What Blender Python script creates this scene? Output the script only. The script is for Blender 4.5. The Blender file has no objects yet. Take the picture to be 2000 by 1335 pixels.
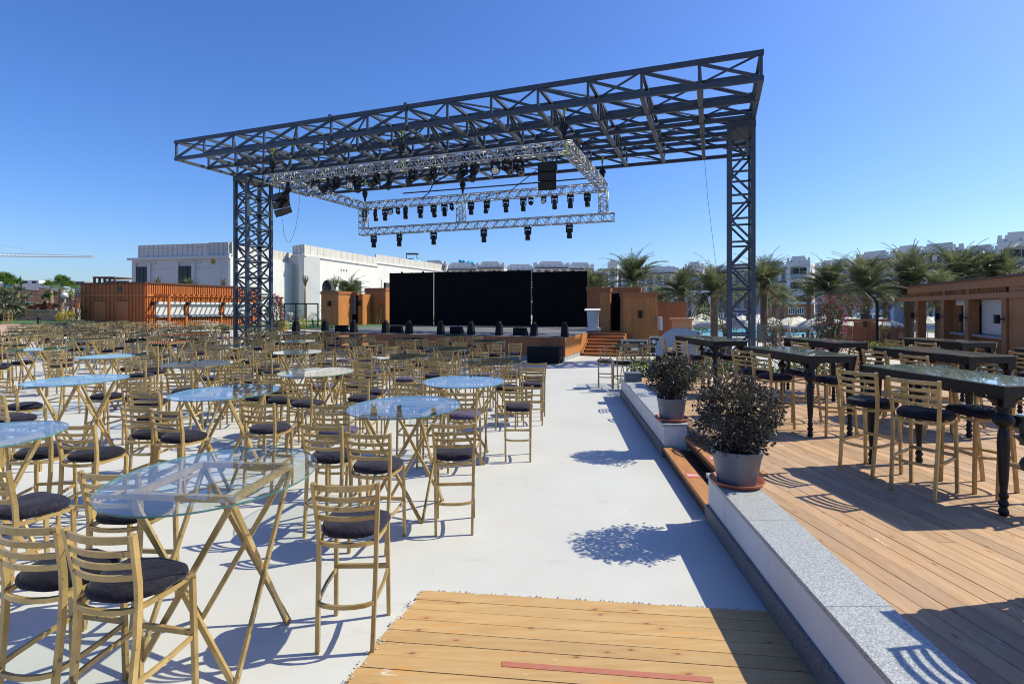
import bpy, math, random
from mathutils import Vector, Matrix
R = math.radians
sc = bpy.context.scene
# ------------------------------------------------------------------ camera
CAMH = 2.25; F = 1043.0; CX, HY = 1000.0, 600.0
cam_d = bpy.data.cameras.new("camera"); cam = bpy.data.objects.new("camera", cam_d)
sc.collection.objects.link(cam); sc.camera = cam
cam.location = (0, 0, CAMH); cam.rotation_euler = (R(90), 0, 0)
cam_d.sensor_width = 36.0; cam_d.lens = 36.0 * F / 2000.0
cam_d.shift_y = -(667.5 - HY) / 2000.0
cam_d.clip_start = 0.1; cam_d.clip_end = 3000
# ------------------------------------------------------------------ sky, sun, exposure
SUN_EL, SUN_AZ = R(46.5), R(13.0)      # SUN_AZ: angle from +X towards +Y
w = bpy.data.worlds.new("World"); sc.world = w; w.use_nodes = True
nt = w.node_tree; nt.nodes.clear()
sky = nt.nodes.new("ShaderNodeTexSky"); sky.sky_type = 'NISHITA'; sky.sun_disc = False
sky.sun_elevation = SUN_EL; sky.sun_rotation = R(90) - SUN_AZ
sky.altitude = 0; sky.air_density = 1.0; sky.dust_density = 1.0; sky.ozone_density = 10.0
bg = nt.nodes.new("ShaderNodeBackground"); bg.inputs[1].default_value = 0.15
wo = nt.nodes.new("ShaderNodeOutputWorld")
hsv = nt.nodes.new("ShaderNodeHueSaturation"); hsv.inputs["Saturation"].default_value = 1.1; hsv.inputs["Hue"].default_value = 0.509
nt.links.new(sky.outputs[0], hsv.inputs["Color"]); nt.links.new(hsv.outputs[0], bg.inputs[0]); nt.links.new(bg.outputs[0], wo.inputs[0])
sd = bpy.data.lights.new("sun", 'SUN'); sd.energy = 5.0; sd.angle = R(0.53); sd.color = (1.0, 0.95, 0.73)
sun = bpy.data.objects.new("sun", sd); sc.collection.objects.link(sun)
sdir = Vector((math.cos(SUN_EL) * math.cos(SUN_AZ), math.cos(SUN_EL) * math.sin(SUN_AZ), math.sin(SUN_EL)))
sun.rotation_euler = sdir.to_track_quat('Z', 'Y').to_euler(); sun.location = (40, 10, 40)
sc.view_settings.view_transform = 'Standard'; sc.view_settings.look = 'None'
sc.view_settings.gamma = 1.0; sc.view_settings.use_curve_mapping = False
sc.view_settings.exposure = 0.32
sc.render.engine = 'CYCLES'
cy = sc.cycles
cy.use_denoising = True; cy.max_bounces = 8; cy.diffuse_bounces = 3; cy.glossy_bounces = 3
cy.transmission_bounces = 4; cy.transparent_max_bounces = 24; cy.sample_clamp_indirect = 8.0
cy.filter_width = 1.05; cy.use_adaptive_sampling = True; cy.adaptive_threshold = 0.004
# ------------------------------------------------------------------ helpers
rnd = random.Random(7)
COL = sc.collection

def at(px, Y, z=0.0):
    return Vector(((px - CX) / F * Y, Y, z))

def zat(py, Y):
    return CAMH - (py - HY) / F * Y

def rot2(x, y, a):
    return x * math.cos(a) - y * math.sin(a), x * math.sin(a) + y * math.cos(a)

class MB:
    """collects faces; build() links them as one mesh object"""
    def __init__(s):
        s.v = []; s.f = []; s.m = []; s.s = []
    def add(s, vs, fs, mi=0, sm=False):
        o = len(s.v); s.v.extend([tuple(p) for p in vs])
        for f in fs:
            s.f.append([i + o for i in f]); s.m.append(mi); s.s.append(sm)
        return s
    def box(s, c, d, rz=0.0, mi=0):
        x, y, z = d[0] / 2, d[1] / 2, d[2] / 2
        vs = []
        for (a, b, e) in ((-x, -y, -z), (x, -y, -z), (x, y, -z), (-x, y, -z), (-x, -y, z), (x, -y, z), (x, y, z), (-x, y, z)):
            if rz: a, b = rot2(a, b, rz)
            vs.append((c[0] + a, c[1] + b, c[2] + e))
        return s.add(vs, [(0, 3, 2, 1), (4, 5, 6, 7), (0, 1, 5, 4), (1, 2, 6, 5), (2, 3, 7, 6), (3, 0, 4, 7)], mi)
    def bb(s, x0, x1, y0, y1, z0, z1, mi=0):
        return s.box(((x0 + x1) / 2, (y0 + y1) / 2, (z0 + z1) / 2), (x1 - x0, y1 - y0, z1 - z0), 0, mi)
    def bar(s, p, q, w, h=None, mi=0, up=(0, 0, 1)):
        p, q = Vector(p), Vector(q); h = h or w
        d = (q - p).normalized(); u = Vector(up)
        if abs(d.dot(u)) > 0.98: u = Vector((0, 1, 0))
        a = d.cross(u).normalized(); b = a.cross(d).normalized()
        a *= w / 2; b *= h / 2
        vs = [p - a - b, p + a - b, p + a + b, p - a + b, q - a - b, q + a - b, q + a + b, q - a + b]
        return s.add(vs, [(0, 3, 2, 1), (4, 5, 6, 7), (0, 1, 5, 4), (1, 2, 6, 5), (2, 3, 7, 6), (3, 0, 4, 7)], mi)
    def sweep(s, pts, w, h, mi=0, up=(0, 0, 1), closed=False, sm=False, n=4):
        pts = [Vector(p) for p in pts]; N = len(pts); vs = []; u = Vector(up)
        for i, p in enumerate(pts):
            if closed: d = pts[(i + 1) % N] - pts[i - 1]
            else: d = pts[min(i + 1, N - 1)] - pts[max(i - 1, 0)]
            d.normalize()
            uu = u if abs(d.dot(u)) < 0.98 else Vector((0, 1, 0))
            a = d.cross(uu).normalized(); b = a.cross(d).normalized()
            if n == 4:
                for (ca, cb) in ((-1, -1), (1, -1), (1, 1), (-1, 1)):
                    vs.append(p + a * (ca * w / 2) + b * (cb * h / 2))
            else:
                for k in range(n):
                    t = 2 * math.pi * k / n
                    vs.append(p + a * (math.cos(t) * w / 2) + b * (math.sin(t) * h / 2))
        fs = []
        M = N if closed else N - 1
        for i in range(M):
            j = (i + 1) % N
            for k in range(n):
                l = (k + 1) % n
                fs.append((i * n + k, i * n + l, j * n + l, j * n + k))
        if not closed:
            fs.append(tuple(reversed(range(n)))); fs.append(tuple((N - 1) * n + k for k in range(n)))
        return s.add(vs, fs, mi, sm)
    def tube(s, pts, r, n=6, mi=0, sm=True, closed=False):
        return s.sweep(pts, 2 * r, 2 * r, mi, n=n, sm=sm, closed=closed)
    def cyl(s, p, q, r0, r1=None, n=10, mi=0, sm=True):
        p, q = Vector(p), Vector(q); r1 = r0 if r1 is None else r1
        d = (q - p).normalized(); u = Vector((0, 0, 1))
        if abs(d.dot(u)) > 0.98: u = Vector((0, 1, 0))
        a = d.cross(u).normalized(); b = a.cross(d).normalized(); vs = []
        for (c, r) in ((p, r0), (q, r1)):
            for k in range(n):
                t = 2 * math.pi * k / n
                vs.append(c + a * (math.cos(t) * r) + b * (math.sin(t) * r))
        s.add(vs, [(k, (k + 1) % n, n + (k + 1) % n, n + k) for k in range(n)], mi, sm)
        o = len(s.v) - 2 * n
        s.f.append([o + k for k in reversed(range(n))]); s.m.append(mi); s.s.append(False)
        s.f.append([o + n + k for k in range(n)]); s.m.append(mi); s.s.append(False)
        return s
    def lathe(s, prof, n=16, c=(0, 0, 0), mi=0, sm=True, cap=True):
        vs = []
        for (r, z) in prof:
            for k in range(n):
                t = 2 * math.pi * k / n
                vs.append((c[0] + r * math.cos(t), c[1] + r * math.sin(t), c[2] + z))
        m = len(prof)
        fs = [(i * n + k, i * n + (k + 1) % n, (i + 1) * n + (k + 1) % n, (i + 1) * n + k) for i in range(m - 1) for k in range(n)]
        s.add(vs, fs, mi, sm)
        if cap:
            o = len(s.v) - m * n
            s.f.append([o + k for k in reversed(range(n))]); s.m.append(mi); s.s.append(False)
            s.f.append([o + (m - 1) * n + k for k in range(n)]); s.m.append(mi); s.s.append(False)
        return s
    def prism(s, poly, z0, z1, mi=0, mside=None):
        n = len(poly); mside = mi if mside is None else mside
        ar = sum(poly[i][0] * poly[(i + 1) % n][1] - poly[(i + 1) % n][0] * poly[i][1] for i in range(n))
        if ar < 0: poly = list(reversed(poly))
        vs = [(p[0], p[1], z0) for p in poly] + [(p[0], p[1], z1) for p in poly]
        s.add(vs, [tuple(reversed(range(n))), tuple(range(n, 2 * n))], mi)
        o = len(s.v) - 2 * n
        for k in range(n):
            l = (k + 1) % n
            s.f.append([o + k, o + l, o + n + l, o + n + k]); s.m.append(mside); s.s.append(False)
        return s
    def mesh(s, name, mats):
        me = bpy.data.meshes.new(name); me.from_pydata(s.v, [], s.f); me.update()
        for m in (mats if isinstance(mats, (list, tuple)) else [mats]): me.materials.append(M[m])
        if any(s.m): me.polygons.foreach_set("material_index", s.m)
        if any(s.s): me.polygons.foreach_set("use_smooth", s.s)
        return me
    def build(s, name, mats, parent=None, **kw):
        return link(name, s.mesh(name, mats), parent, **kw)

def link(name, data, parent=None, loc=None, rz=None, **kw):
    o = bpy.data.objects.new(name, data); COL.objects.link(o)
    if parent is not None: o.parent = parent
    if loc is not None: o.location = loc
    if rz is not None: o.rotation_euler = (0, 0, rz)
    tag(o, **kw)
    return o

def tag(o, label=None, cat=None, group=None, kind=None):
    if label: o["label"] = label
    if cat: o["category"] = cat
    if group: o["group"] = group
    if kind: o["kind"] = kind
    return o

def root(name, loc, rz=0.0, **kw):
    o = bpy.data.objects.new(name, None); COL.objects.link(o)
    o.empty_display_size = 0.2; o.location = loc; o.rotation_euler = (0, 0, rz)
    return tag(o, **kw)

def copy_tree(o, parent=None):
    c = o.copy(); COL.objects.link(c)
    if parent is not None: c.parent = parent
    for ch in o.children: copy_tree(ch, c)
    return c

def clip(poly, a, b, c):
    """keep the part of a convex polygon where a*x+b*y >= c"""
    out = []
    for i in range(len(poly)):
        p, q = poly[i], poly[(i + 1) % len(poly)]
        dp, dq = a * p[0] + b * p[1] - c, a * q[0] + b * q[1] - c
        if dp >= 0: out.append(p)
        if (dp < 0) != (dq < 0):
            t = dp / (dp - dq); out.append((p[0] + (q[0] - p[0]) * t, p[1] + (q[1] - p[1]) * t))
    return out

# ------------------------------------------------------------------ materials
M = {}
def node(nt, t, **kw):
    n = nt.nodes.new(t)
    for k, v in kw.items(): setattr(n, k, v)
    return n

def mat(name, c1, c2=None, rough=0.6, metal=0.0, scale=3.0, bump=0.0, bscale=60.0, spec=0.5, stretch=None, rand=0.0,
        detail=5.0, lo=0.35, hi=0.65, sheen=0.0, coat=0.0, spots=None, transl=0.0, knots=None, wear=()):
    """noise-mixed two-colour surface; rand: brightness spread between objects; spots: (colour, scale, threshold) small marks"""
    m = bpy.data.materials.new(name); m.use_nodes = True; nt = m.node_tree
    b = nt.nodes["Principled BSDF"]; L = nt.links.new
    b.inputs["Roughness"].default_value = rough; b.inputs["Metallic"].default_value = metal
    b.inputs["Specular IOR Level"].default_value = spec
    if sheen: b.inputs["Sheen Weight"].default_value = sheen; b.inputs["Sheen Roughness"].default_value = 0.4
    if coat: b.inputs["Coat Weight"].default_value = coat; b.inputs["Coat Roughness"].default_value = 0.15
    tc = node(nt, "ShaderNodeTexCoord"); vec = tc.outputs["Object"]
    oi = node(nt, "ShaderNodeObjectInfo")
    if stretch or rand:
        mp = node(nt, "ShaderNodeMapping"); L(vec, mp.inputs[0])
        if stretch: mp.inputs["Scale"].default_value = stretch
        if rand:
            mul = node(nt, "ShaderNodeVectorMath", operation='SCALE'); mul.inputs[0].default_value = (37, 23, 51)
            L(oi.outputs["Random"], mul.inputs["Scale"]); L(mul.outputs[0], mp.inputs["Location"])
        vec = mp.outputs[0]
    col = None
    if c2 is not None:
        n = node(nt, "ShaderNodeTexNoise"); n.inputs["Scale"].default_value = scale; n.inputs["Detail"].default_value = detail
        n.inputs["Roughness"].default_value = 0.62
        L(vec, n.inputs["Vector"])
        r = node(nt, "ShaderNodeMapRange"); r.inputs[1].default_value = lo; r.inputs[2].default_value = hi
        L(n.outputs[0], r.inputs[0])
        mx = node(nt, "ShaderNodeMix", data_type='RGBA'); mx.inputs[6].default_value = (*c1, 1); mx.inputs[7].default_value = (*c2, 1)
        L(r.outputs[0], mx.inputs[0]); col = mx.outputs[2]
    else:
        rg = node(nt, "ShaderNodeRGB"); rg.outputs[0].default_value = (*c1, 1); col = rg.outputs[0]
    if spots:
        v = node(nt, "ShaderNodeTexNoise"); v.inputs["Scale"].default_value = spots[1]; v.inputs["Detail"].default_value = 3.0
        L(vec, v.inputs["Vector"])
        r2 = node(nt, "ShaderNodeMapRange"); r2.inputs[1].default_value = spots[2]; r2.inputs[2].default_value = spots[2] + 0.06
        L(v.outputs[0], r2.inputs[0])
        m2 = node(nt, "ShaderNodeMix", data_type='RGBA'); L(r2.outputs[0], m2.inputs[0]); L(col, m2.inputs[6])
        m2.inputs[7].default_value = (*spots[0], 1); col = m2.outputs[2]
    for (wc, ws, wlo, whi, wst) in wear:      # broad stains and scuffs laid over the surface in its own coordinates
        mp3 = node(nt, "ShaderNodeMapping"); L(tc.outputs["Object"], mp3.inputs[0]); mp3.inputs["Scale"].default_value = wst
        wn = node(nt, "ShaderNodeTexNoise"); wn.inputs["Scale"].default_value = ws; wn.inputs["Detail"].default_value = 6.0; wn.inputs["Roughness"].default_value = 0.7; L(mp3.outputs[0], wn.inputs["Vector"])
        wr = node(nt, "ShaderNodeMapRange"); wr.inputs[1].default_value = wlo; wr.inputs[2].default_value = whi; L(wn.outputs[0], wr.inputs[0])
        wm = node(nt, "ShaderNodeMix", data_type='RGBA'); L(wr.outputs[0], wm.inputs[0]); L(col, wm.inputs[6]); wm.inputs[7].default_value = (*wc, 1); col = wm.outputs[2]
    if knots:                       # (mapping scale) dark knots with a warm halo
        mp2 = node(nt, "ShaderNodeMapping"); L(tc.outputs["Object"], mp2.inputs[0]); mp2.inputs["Scale"].default_value = knots
        mu = node(nt, "ShaderNodeVectorMath", operation='SCALE'); mu.inputs[0].default_value = (71, 43, 0); L(oi.outputs["Random"], mu.inputs["Scale"]); L(mu.outputs[0], mp2.inputs["Location"])
        nz = node(nt, "ShaderNodeTexNoise"); nz.inputs["Scale"].default_value = 4.0; L(mp2.outputs[0], nz.inputs["Vector"])
        ad = node(nt, "ShaderNodeVectorMath", operation='SCALE'); ad.inputs["Scale"].default_value = 0.12; L(nz.outputs["Color"], ad.inputs[0])
        av = node(nt, "ShaderNodeVectorMath", operation='ADD'); L(mp2.outputs[0], av.inputs[0]); L(ad.outputs[0], av.inputs[1])
        vo = node(nt, "ShaderNodeTexVoronoi", voronoi_dimensions='2D'); vo.inputs["Scale"].default_value = 1.0; L(av.outputs[0], vo.inputs["Vector"])
        for (lo_, hi_, c_, f_) in ((0.08, 0.22, (0.40, 0.17, 0.055), 0.45), (0.035, 0.07, (0.11, 0.075, 0.06), 0.85)):
            rr = node(nt, "ShaderNodeMapRange"); rr.inputs[1].default_value = lo_; rr.inputs[2].default_value = hi_; rr.inputs[3].default_value = f_; rr.inputs[4].default_value = 0.0
            L(vo.outputs["Distance"], rr.inputs[0]); gt = node(nt, "ShaderNodeMath", operation='GREATER_THAN'); gt.inputs[1].default_value = 0.55; L(vo.outputs["Color"], gt.inputs[0]); mm_ = node(nt, "ShaderNodeMath", operation='MULTIPLY'); L(rr.outputs[0], mm_.inputs[0]); L(gt.outputs[0], mm_.inputs[1]); mk = node(nt, "ShaderNodeMix", data_type='RGBA'); L(mm_.outputs[0], mk.inputs[0]); L(col, mk.inputs[6]); mk.inputs[7].default_value = (*c_, 1); col = mk.outputs[2]
    if rand:
        hs = node(nt, "ShaderNodeHueSaturation"); L(col, hs.inputs["Color"])
        r3 = node(nt, "ShaderNodeMapRange"); r3.inputs[3].default_value = 1 - rand; r3.inputs[4].default_value = 1 + rand
        L(oi.outputs["Random"], r3.inputs[0]); L(r3.outputs[0], hs.inputs["Value"]); col = hs.outputs[0]
    L(col, b.inputs["Base Color"])
    if bump:
        n2 = node(nt, "ShaderNodeTexNoise"); n2.inputs["Scale"].default_value = bscale; n2.inputs["Detail"].default_value = 4
        L(vec, n2.inputs["Vector"])
        bp = node(nt, "ShaderNodeBump"); bp.inputs["Strength"].default_value = bump; bp.inputs["Distance"].default_value = 0.01
        L(n2.outputs[0], bp.inputs["Height"]); L(bp.outputs[0], b.inputs["Normal"])
    if transl:
        tr = node(nt, "ShaderNodeBsdfTranslucent"); L(col, tr.inputs[0]); ms = node(nt, "ShaderNodeMixShader"); ms.inputs[0].default_value = transl
        L(b.outputs[0], ms.inputs[1]); L(tr.outputs[0], ms.inputs[2]); L(ms.outputs[0], nt.nodes["Material Output"].inputs[0])
    M[name] = m
    return m

def glass_mat(name, tint, f0=0.05, gloss=(1, 1, 1), rough=0.0, k=1.0, power=4.6, diffuse_mix=0.0, diffuse_col=(.5, .6, .7)):
    """clear sheet: sees through, mirrors more towards grazing angles (same from both sides)"""
    m = bpy.data.materials.new(name); m.use_nodes = True; nt = m.node_tree; nt.nodes.clear(); L = nt.links.new
    lw = node(nt, "ShaderNodeLayerWeight"); lw.inputs[0].default_value = 0.5
    p = node(nt, "ShaderNodeMath", operation='POWER'); L(lw.outputs["Facing"], p.inputs[0]); p.inputs[1].default_value = power
    ml = node(nt, "ShaderNodeMath", operation='MULTIPLY_ADD', use_clamp=True); L(p.outputs[0], ml.inputs[0])
    ml.inputs[1].default_value = k * (1 - f0); ml.inputs[2].default_value = f0
    t = node(nt, "ShaderNodeBsdfTransparent"); t.inputs[0].default_value = (*tint, 1)
    g = node(nt, "ShaderNodeBsdfGlossy"); g.inputs[0].default_value = (*gloss, 1); g.inputs["Roughness"].default_value = rough
    mx = node(nt, "ShaderNodeMixShader"); L(ml.outputs[0], mx.inputs[0]); L(g.outputs[0], mx.inputs[2])
    first = t.outputs[0]
    if diffuse_mix:
        d = node(nt, "ShaderNodeBsdfDiffuse"); d.inputs[0].default_value = (*diffuse_col, 1)
        m2 = node(nt, "ShaderNodeMixShader"); m2.inputs[0].default_value = diffuse_mix
        L(t.outputs[0], m2.inputs[1]); L(d.outputs[0], m2.inputs[2]); first = m2.outputs[0]
    L(first, mx.inputs[1])
    o = node(nt, "ShaderNodeOutputMaterial"); L(mx.outputs[0], o.inputs[0])
    M[name] = m

mat("white_paint", (0.525, 0.518, 0.498), (0.468, 0.457, 0.432), rough=0.55, scale=0.55, bump=0.05, bscale=35, detail=7,
    spots=((0.47, 0.45, 0.415), 2.3, 0.66),
    wear=(((0.50, 0.465, 0.405), 0.35, 0.52, 0.75, (1, 1, 1)), ((0.42, 0.40, 0.37), 1.1, 0.60, 0.78, (1.0, 3.0, 1)), ((0.34, 0.33, 0.31), 11.0, 0.655, 0.69, (2.6, 0.45, 1)), ((0.24, 0.23, 0.215), 9.0, 0.685, 0.71, (1, 1, 1))))
mat("gold", (0.475, 0.33, 0.135), (0.36, 0.24, 0.092), rough=0.34, metal=0.32, scale=9, bump=0.04, bscale=120, rand=0.16, spots=((0.17, 0.11, 0.05), 22, 0.655))
mat("velvet", (0.007, 0.0065, 0.012), (0.022, 0.019, 0.034), rough=0.8, scale=26, bump=0.35, bscale=90, sheen=0.12, rand=0.45, spec=0.2, stretch=(1, 2.2, 1))
mat("velvet_purple", (0.045, 0.035, 0.075), (0.09, 0.075, 0.13), rough=0.8, scale=26, bump=0.35, bscale=90, sheen=0.2, rand=0.3, spec=0.2)
glass_mat("table_glass", (0.955, 0.985, 0.975), f0=0.045, k=1.0, power=6.0, diffuse_mix=0.02, diffuse_col=(.55, .62, .66))
mat("glass_edge", (0.05, 0.14, 0.13), (0.10, 0.22, 0.20), rough=0.15, scale=8)
mat("black_wood", (0.006, 0.006, 0.007), (0.014, 0.0135, 0.014), rough=0.42, spec=0.28, scale=20, bump=0.25, bscale=45, rand=0.2)
glass_mat("console_glass", (0.30, 0.42, 0.40), f0=0.12, k=1.0, diffuse_mix=0.40, diffuse_col=(.34, .42, .43))  # pale diffuse share paints the sky's reflection into the table tops
mat("deck_wood", (0.445, 0.272, 0.150), (0.345, 0.20, 0.102), rough=0.66, scale=2.2, stretch=(9, 1.0, 9), bump=0.15, bscale=22, rand=0.18,
    spots=((0.36, 0.20, 0.11), 3.4, 0.64), knots=(6.5, 2.6, 0),
    wear=(((0.36, 0.26, 0.185), 0.55, 0.45, 0.80, (1, 1, 1)), ((0.58, 0.46, 0.36), 2.2, 0.62, 0.70, (3, .7, 1))))
mat("pale_wood", (0.485, 0.315, 0.142), (0.405, 0.24, 0.093), rough=0.6, scale=2.0, stretch=(1.0, 9, 9), bump=0.1, bscale=22, rand=0.07,
    spots=((0.50, 0.25, 0.07), 3.0, 0.62), knots=(2.6, 6.5, 0),
    wear=(((0.40, 0.25, 0.11), 0.8, 0.48, 0.80, (1, 1, 1)), ((0.60, 0.52, 0.42), 3.0, 0.645, 0.69, (1, 2.5, 1))))
mat("step_wood", (0.46, 0.21, 0.075), (0.36, 0.15, 0.05), rough=0.6, scale=3, stretch=(6, 1, 6), bump=0.15, bscale=22, rand=0.1)
mat("wall_white", (0.66, 0.66, 0.66), (0.58, 0.58, 0.58), rough=0.7, scale=2, bump=0.1, bscale=20,
    wear=(((0.46, 0.44, 0.41), 2.5, 0.60, 0.75, (1, 1, .35)),))
mat("render_white", (0.60, 0.595, 0.58), (0.55, 0.545, 0.53), rough=0.75, scale=0.4,
    wear=(((0.50, 0.48, 0.45), 0.5, 0.58, 0.78, (1, 1, .3)),))
mat("render_cool", (0.62, 0.625, 0.635), (0.56, 0.565, 0.575), rough=0.75, scale=0.4)  # cooler copy of the white render, painting shade on the hotel; plain elsewhere
mat("screen_cream", (0.52, 0.50, 0.46), (0.44, 0.42, 0.385), rough=0.7, scale=0.6)
mat("granite", (0.46, 0.47, 0.485), (0.20, 0.21, 0.22), rough=0.5, scale=125, detail=2, lo=0.40, hi=0.58, bump=0.03)
mat("granite_dark", (0.20, 0.20, 0.205), (0.08, 0.08, 0.085), rough=0.6, scale=105, detail=2, lo=0.42, hi=0.58, bump=0.05)
mat("pot_grey", (0.135, 0.15, 0.19), (0.11, 0.125, 0.16), rough=0.45, scale=5)
mat("terracotta", (0.36, 0.095, 0.043), (0.28, 0.072, 0.034), rough=0.5, scale=8)
mat("soil", (0.04, 0.028, 0.02), (0.07, 0.05, 0.035), rough=0.95, scale=30)
mat("box_grey", (0.10, 0.13, 0.15), (0.08, 0.105, 0.125), rough=0.45, scale=5)
mat("tape_red", (0.40, 0.115, 0.075), (0.36, 0.15, 0.09), rough=0.6, scale=20)
mat("tape_white", (0.75, 0.72, 0.70), (0.65, 0.55, 0.52), rough=0.6, scale=20)
mat("sticker_red", (0.5, 0.05, 0.05), None, rough=0.6)
mat("mortar", (0.52, 0.50, 0.46), (0.36, 0.34, 0.31), rough=0.9, scale=25, bump=0.6, bscale=40)
mat("steel", (0.030, 0.042, 0.062), (0.042, 0.056, 0.078), rough=0.42, scale=2.5, metal=0.0, rand=0.06)
mat("alu", (0.42, 0.43, 0.44), (0.35, 0.36, 0.37), rough=0.5, metal=0.45, scale=6)
mat("black_metal", (0.010, 0.010, 0.012), (0.016, 0.016, 0.018), rough=0.5, scale=8, rand=0.2, spec=0.25)
mat("black_cloth", (0.006, 0.006, 0.0075), (0.009, 0.009, 0.011), rough=0.95, scale=1.2, spec=0.1)
mat("speaker_black", (0.011, 0.011, 0.012), (0.016, 0.016, 0.017), rough=0.75, scale=40, bump=0.1, spec=0.12)
mat("lens", (0.02, 0.025, 0.03), None, rough=0.05, spec=0.8)
mat("reflector", (0.75, 0.76, 0.76), None, rough=0.2, metal=0.9)
mat("sling_green", (0.50, 0.56, 0.05), (0.42, 0.48, 0.05), rough=0.7, scale=10)
mat("cable_black", (0.008, 0.008, 0.009), None, rough=0.6)
mat("stage_floor", (0.17, 0.175, 0.19), (0.11, 0.115, 0.125), rough=0.75, spec=0.25, scale=0.8, detail=7)
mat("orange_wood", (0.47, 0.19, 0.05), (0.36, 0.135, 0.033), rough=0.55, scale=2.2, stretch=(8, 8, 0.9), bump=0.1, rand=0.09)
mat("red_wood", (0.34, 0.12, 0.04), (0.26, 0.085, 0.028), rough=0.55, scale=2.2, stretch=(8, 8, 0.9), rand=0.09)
mat("kiosk_wood", (0.45, 0.14, 0.030), (0.36, 0.10, 0.021), rough=0.5, scale=2, stretch=(6, 6, 0.9), rand=0.12)
mat("bar_wood", (0.34, 0.14, 0.050), (0.26, 0.10, 0.035), rough=0.5, scale=2, stretch=(6, 6, 0.9), rand=0.10)
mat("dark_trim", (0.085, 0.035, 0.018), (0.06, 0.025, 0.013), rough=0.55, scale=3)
mat("shutter_white", (0.58, 0.57, 0.545), (0.52, 0.51, 0.49), rough=0.5, scale=1)
mat("sill_grey", (0.27, 0.28, 0.30), (0.22, 0.23, 0.25), rough=0.4, scale=10)
mat("plinth", (0.33, 0.34, 0.35), (0.24, 0.25, 0.26), rough=0.7, scale=6)
mat("lectern_white", (0.66, 0.67, 0.69), (0.60, 0.61, 0.63), rough=0.4, scale=3)
mat("window_dark", (0.010, 0.014, 0.020), (0.018, 0.024, 0.032), rough=0.2, spec=0.3, scale=0.4, rand=0.3)
mat("balcony_shade", (0.36, 0.36, 0.36), (0.30, 0.30, 0.30), rough=0.8, scale=1)
glass_mat("rail_glass", (0.60, 0.72, 0.78), f0=0.10, k=0.9, diffuse_mix=0.12, diffuse_col=(.3, .4, .46))
mat("roof_tile_dark", (0.03, 0.025, 0.024), (0.05, 0.04, 0.038), rough=0.7, scale=3)
mat("sand", (0.40, 0.33, 0.25), (0.32, 0.26, 0.20), rough=0.95, scale=0.15, detail=8)
mat("pavers", (0.42, 0.27, 0.20), (0.34, 0.22, 0.165), rough=0.85, scale=1.0, detail=6)
mat("pool_paving", (0.50, 0.47, 0.42), (0.43, 0.40, 0.36), rough=0.8, scale=0.5)
mat("lawn", (0.060, 0.125, 0.022), (0.040, 0.090, 0.018), rough=0.9, scale=2.5, bump=0.6, bscale=30)
mat("pool_tile", (0.10, 0.42, 0.58), (0.16, 0.50, 0.64), rough=0.25, scale=0.6, spec=0.6, bump=0.2, bscale=2)
mat("asphalt", (0.10, 0.105, 0.115), (0.08, 0.085, 0.095), rough=0.9, scale=2)
mat("stone", (0.44, 0.38, 0.29), (0.30, 0.26, 0.19), rough=0.9, scale=4, bump=0.6, bscale=9, rand=0.22)
mat("concrete", (0.36, 0.34, 0.32), (0.28, 0.265, 0.25), rough=0.85, scale=1)
mat("crane_white", (0.62, 0.55, 0.50), None, rough=0.6)
mat("canvas", (0.62, 0.60, 0.55), (0.55, 0.53, 0.48), rough=0.85, scale=2, rand=0.06)
mat("pole_white", (0.6, 0.6, 0.58), None, rough=0.5)
mat("blue_fabric", (0.02, 0.05, 0.24), (0.03, 0.07, 0.3), rough=0.7, scale=3)
mat("slide_blue", (0.02, 0.24, 0.52), (0.03, 0.30, 0.60), rough=0.35, scale=1)
mat("trunk", (0.17, 0.135, 0.10), (0.085, 0.066, 0.05), rough=0.95, scale=5, stretch=(1, 1, 4), bump=0.8, bscale=14)
mat("trunk_pale", (0.34, 0.24, 0.16), (0.22, 0.15, 0.10), rough=0.95, scale=5, stretch=(1, 1, 4), bump=0.6, bscale=14)
mat("frond", (0.105, 0.132, 0.058), (0.16, 0.172, 0.09), transl=0.42, rough=0.5, scale=0.9, rand=0.12)
mat("frond_dry", (0.22, 0.17, 0.08), (0.16, 0.12, 0.06), rough=0.7, scale=2)
mat("fan_green", (0.10, 0.19, 0.035), (0.15, 0.25, 0.06), transl=0.45, rough=0.5, scale=1.2, rand=0.1)
mat("leaf_dark", (0.034, 0.036, 0.024), (0.066, 0.050, 0.048), rough=0.42, scale=6, spec=0.6, transl=0.3)
mat("leaf_olive", (0.060, 0.066, 0.035), (0.095, 0.090, 0.055), rough=0.45, scale=6, transl=0.3)
mat("leaf_green", (0.045, 0.085, 0.022), (0.075, 0.115, 0.035), rough=0.55, scale=3, rand=0.2, transl=0.3)
mat("leaf_lime", (0.12, 0.20, 0.03), (0.20, 0.26, 0.05), rough=0.55, scale=3, transl=0.3)
mat("leaf_grey", (0.085, 0.105, 0.060), (0.13, 0.145, 0.09), rough=0.6, scale=3, transl=0.3)
mat("leaf_red", (0.16, 0.028, 0.020), (0.09, 0.03, 0.018), rough=0.6, scale=3, transl=0.3)
mat("flower_pink", (0.42, 0.03, 0.17), (0.30, 0.02, 0.12), rough=0.6, scale=4, transl=0.3)
mat("flower_yellow", (0.55, 0.40, 0.03), (0.30, 0.28, 0.03), rough=0.6, scale=4, transl=0.3)
mat("stem", (0.10, 0.075, 0.05), (0.06, 0.045, 0.03), rough=0.9, scale=10)
mat("skin", (0.36, 0.20, 0.13), None, rough=0.5)
mat("shirt_white", (0.72, 0.72, 0.74), (0.62, 0.62, 0.66), rough=0.8, scale=6)
mat("trousers_grey", (0.13, 0.13, 0.15), None, rough=0.8)
mat("trousers_beige", (0.42, 0.38, 0.31), None, rough=0.8)
mat("hair_dark", (0.012, 0.010, 0.008), None, rough=0.6)
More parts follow.
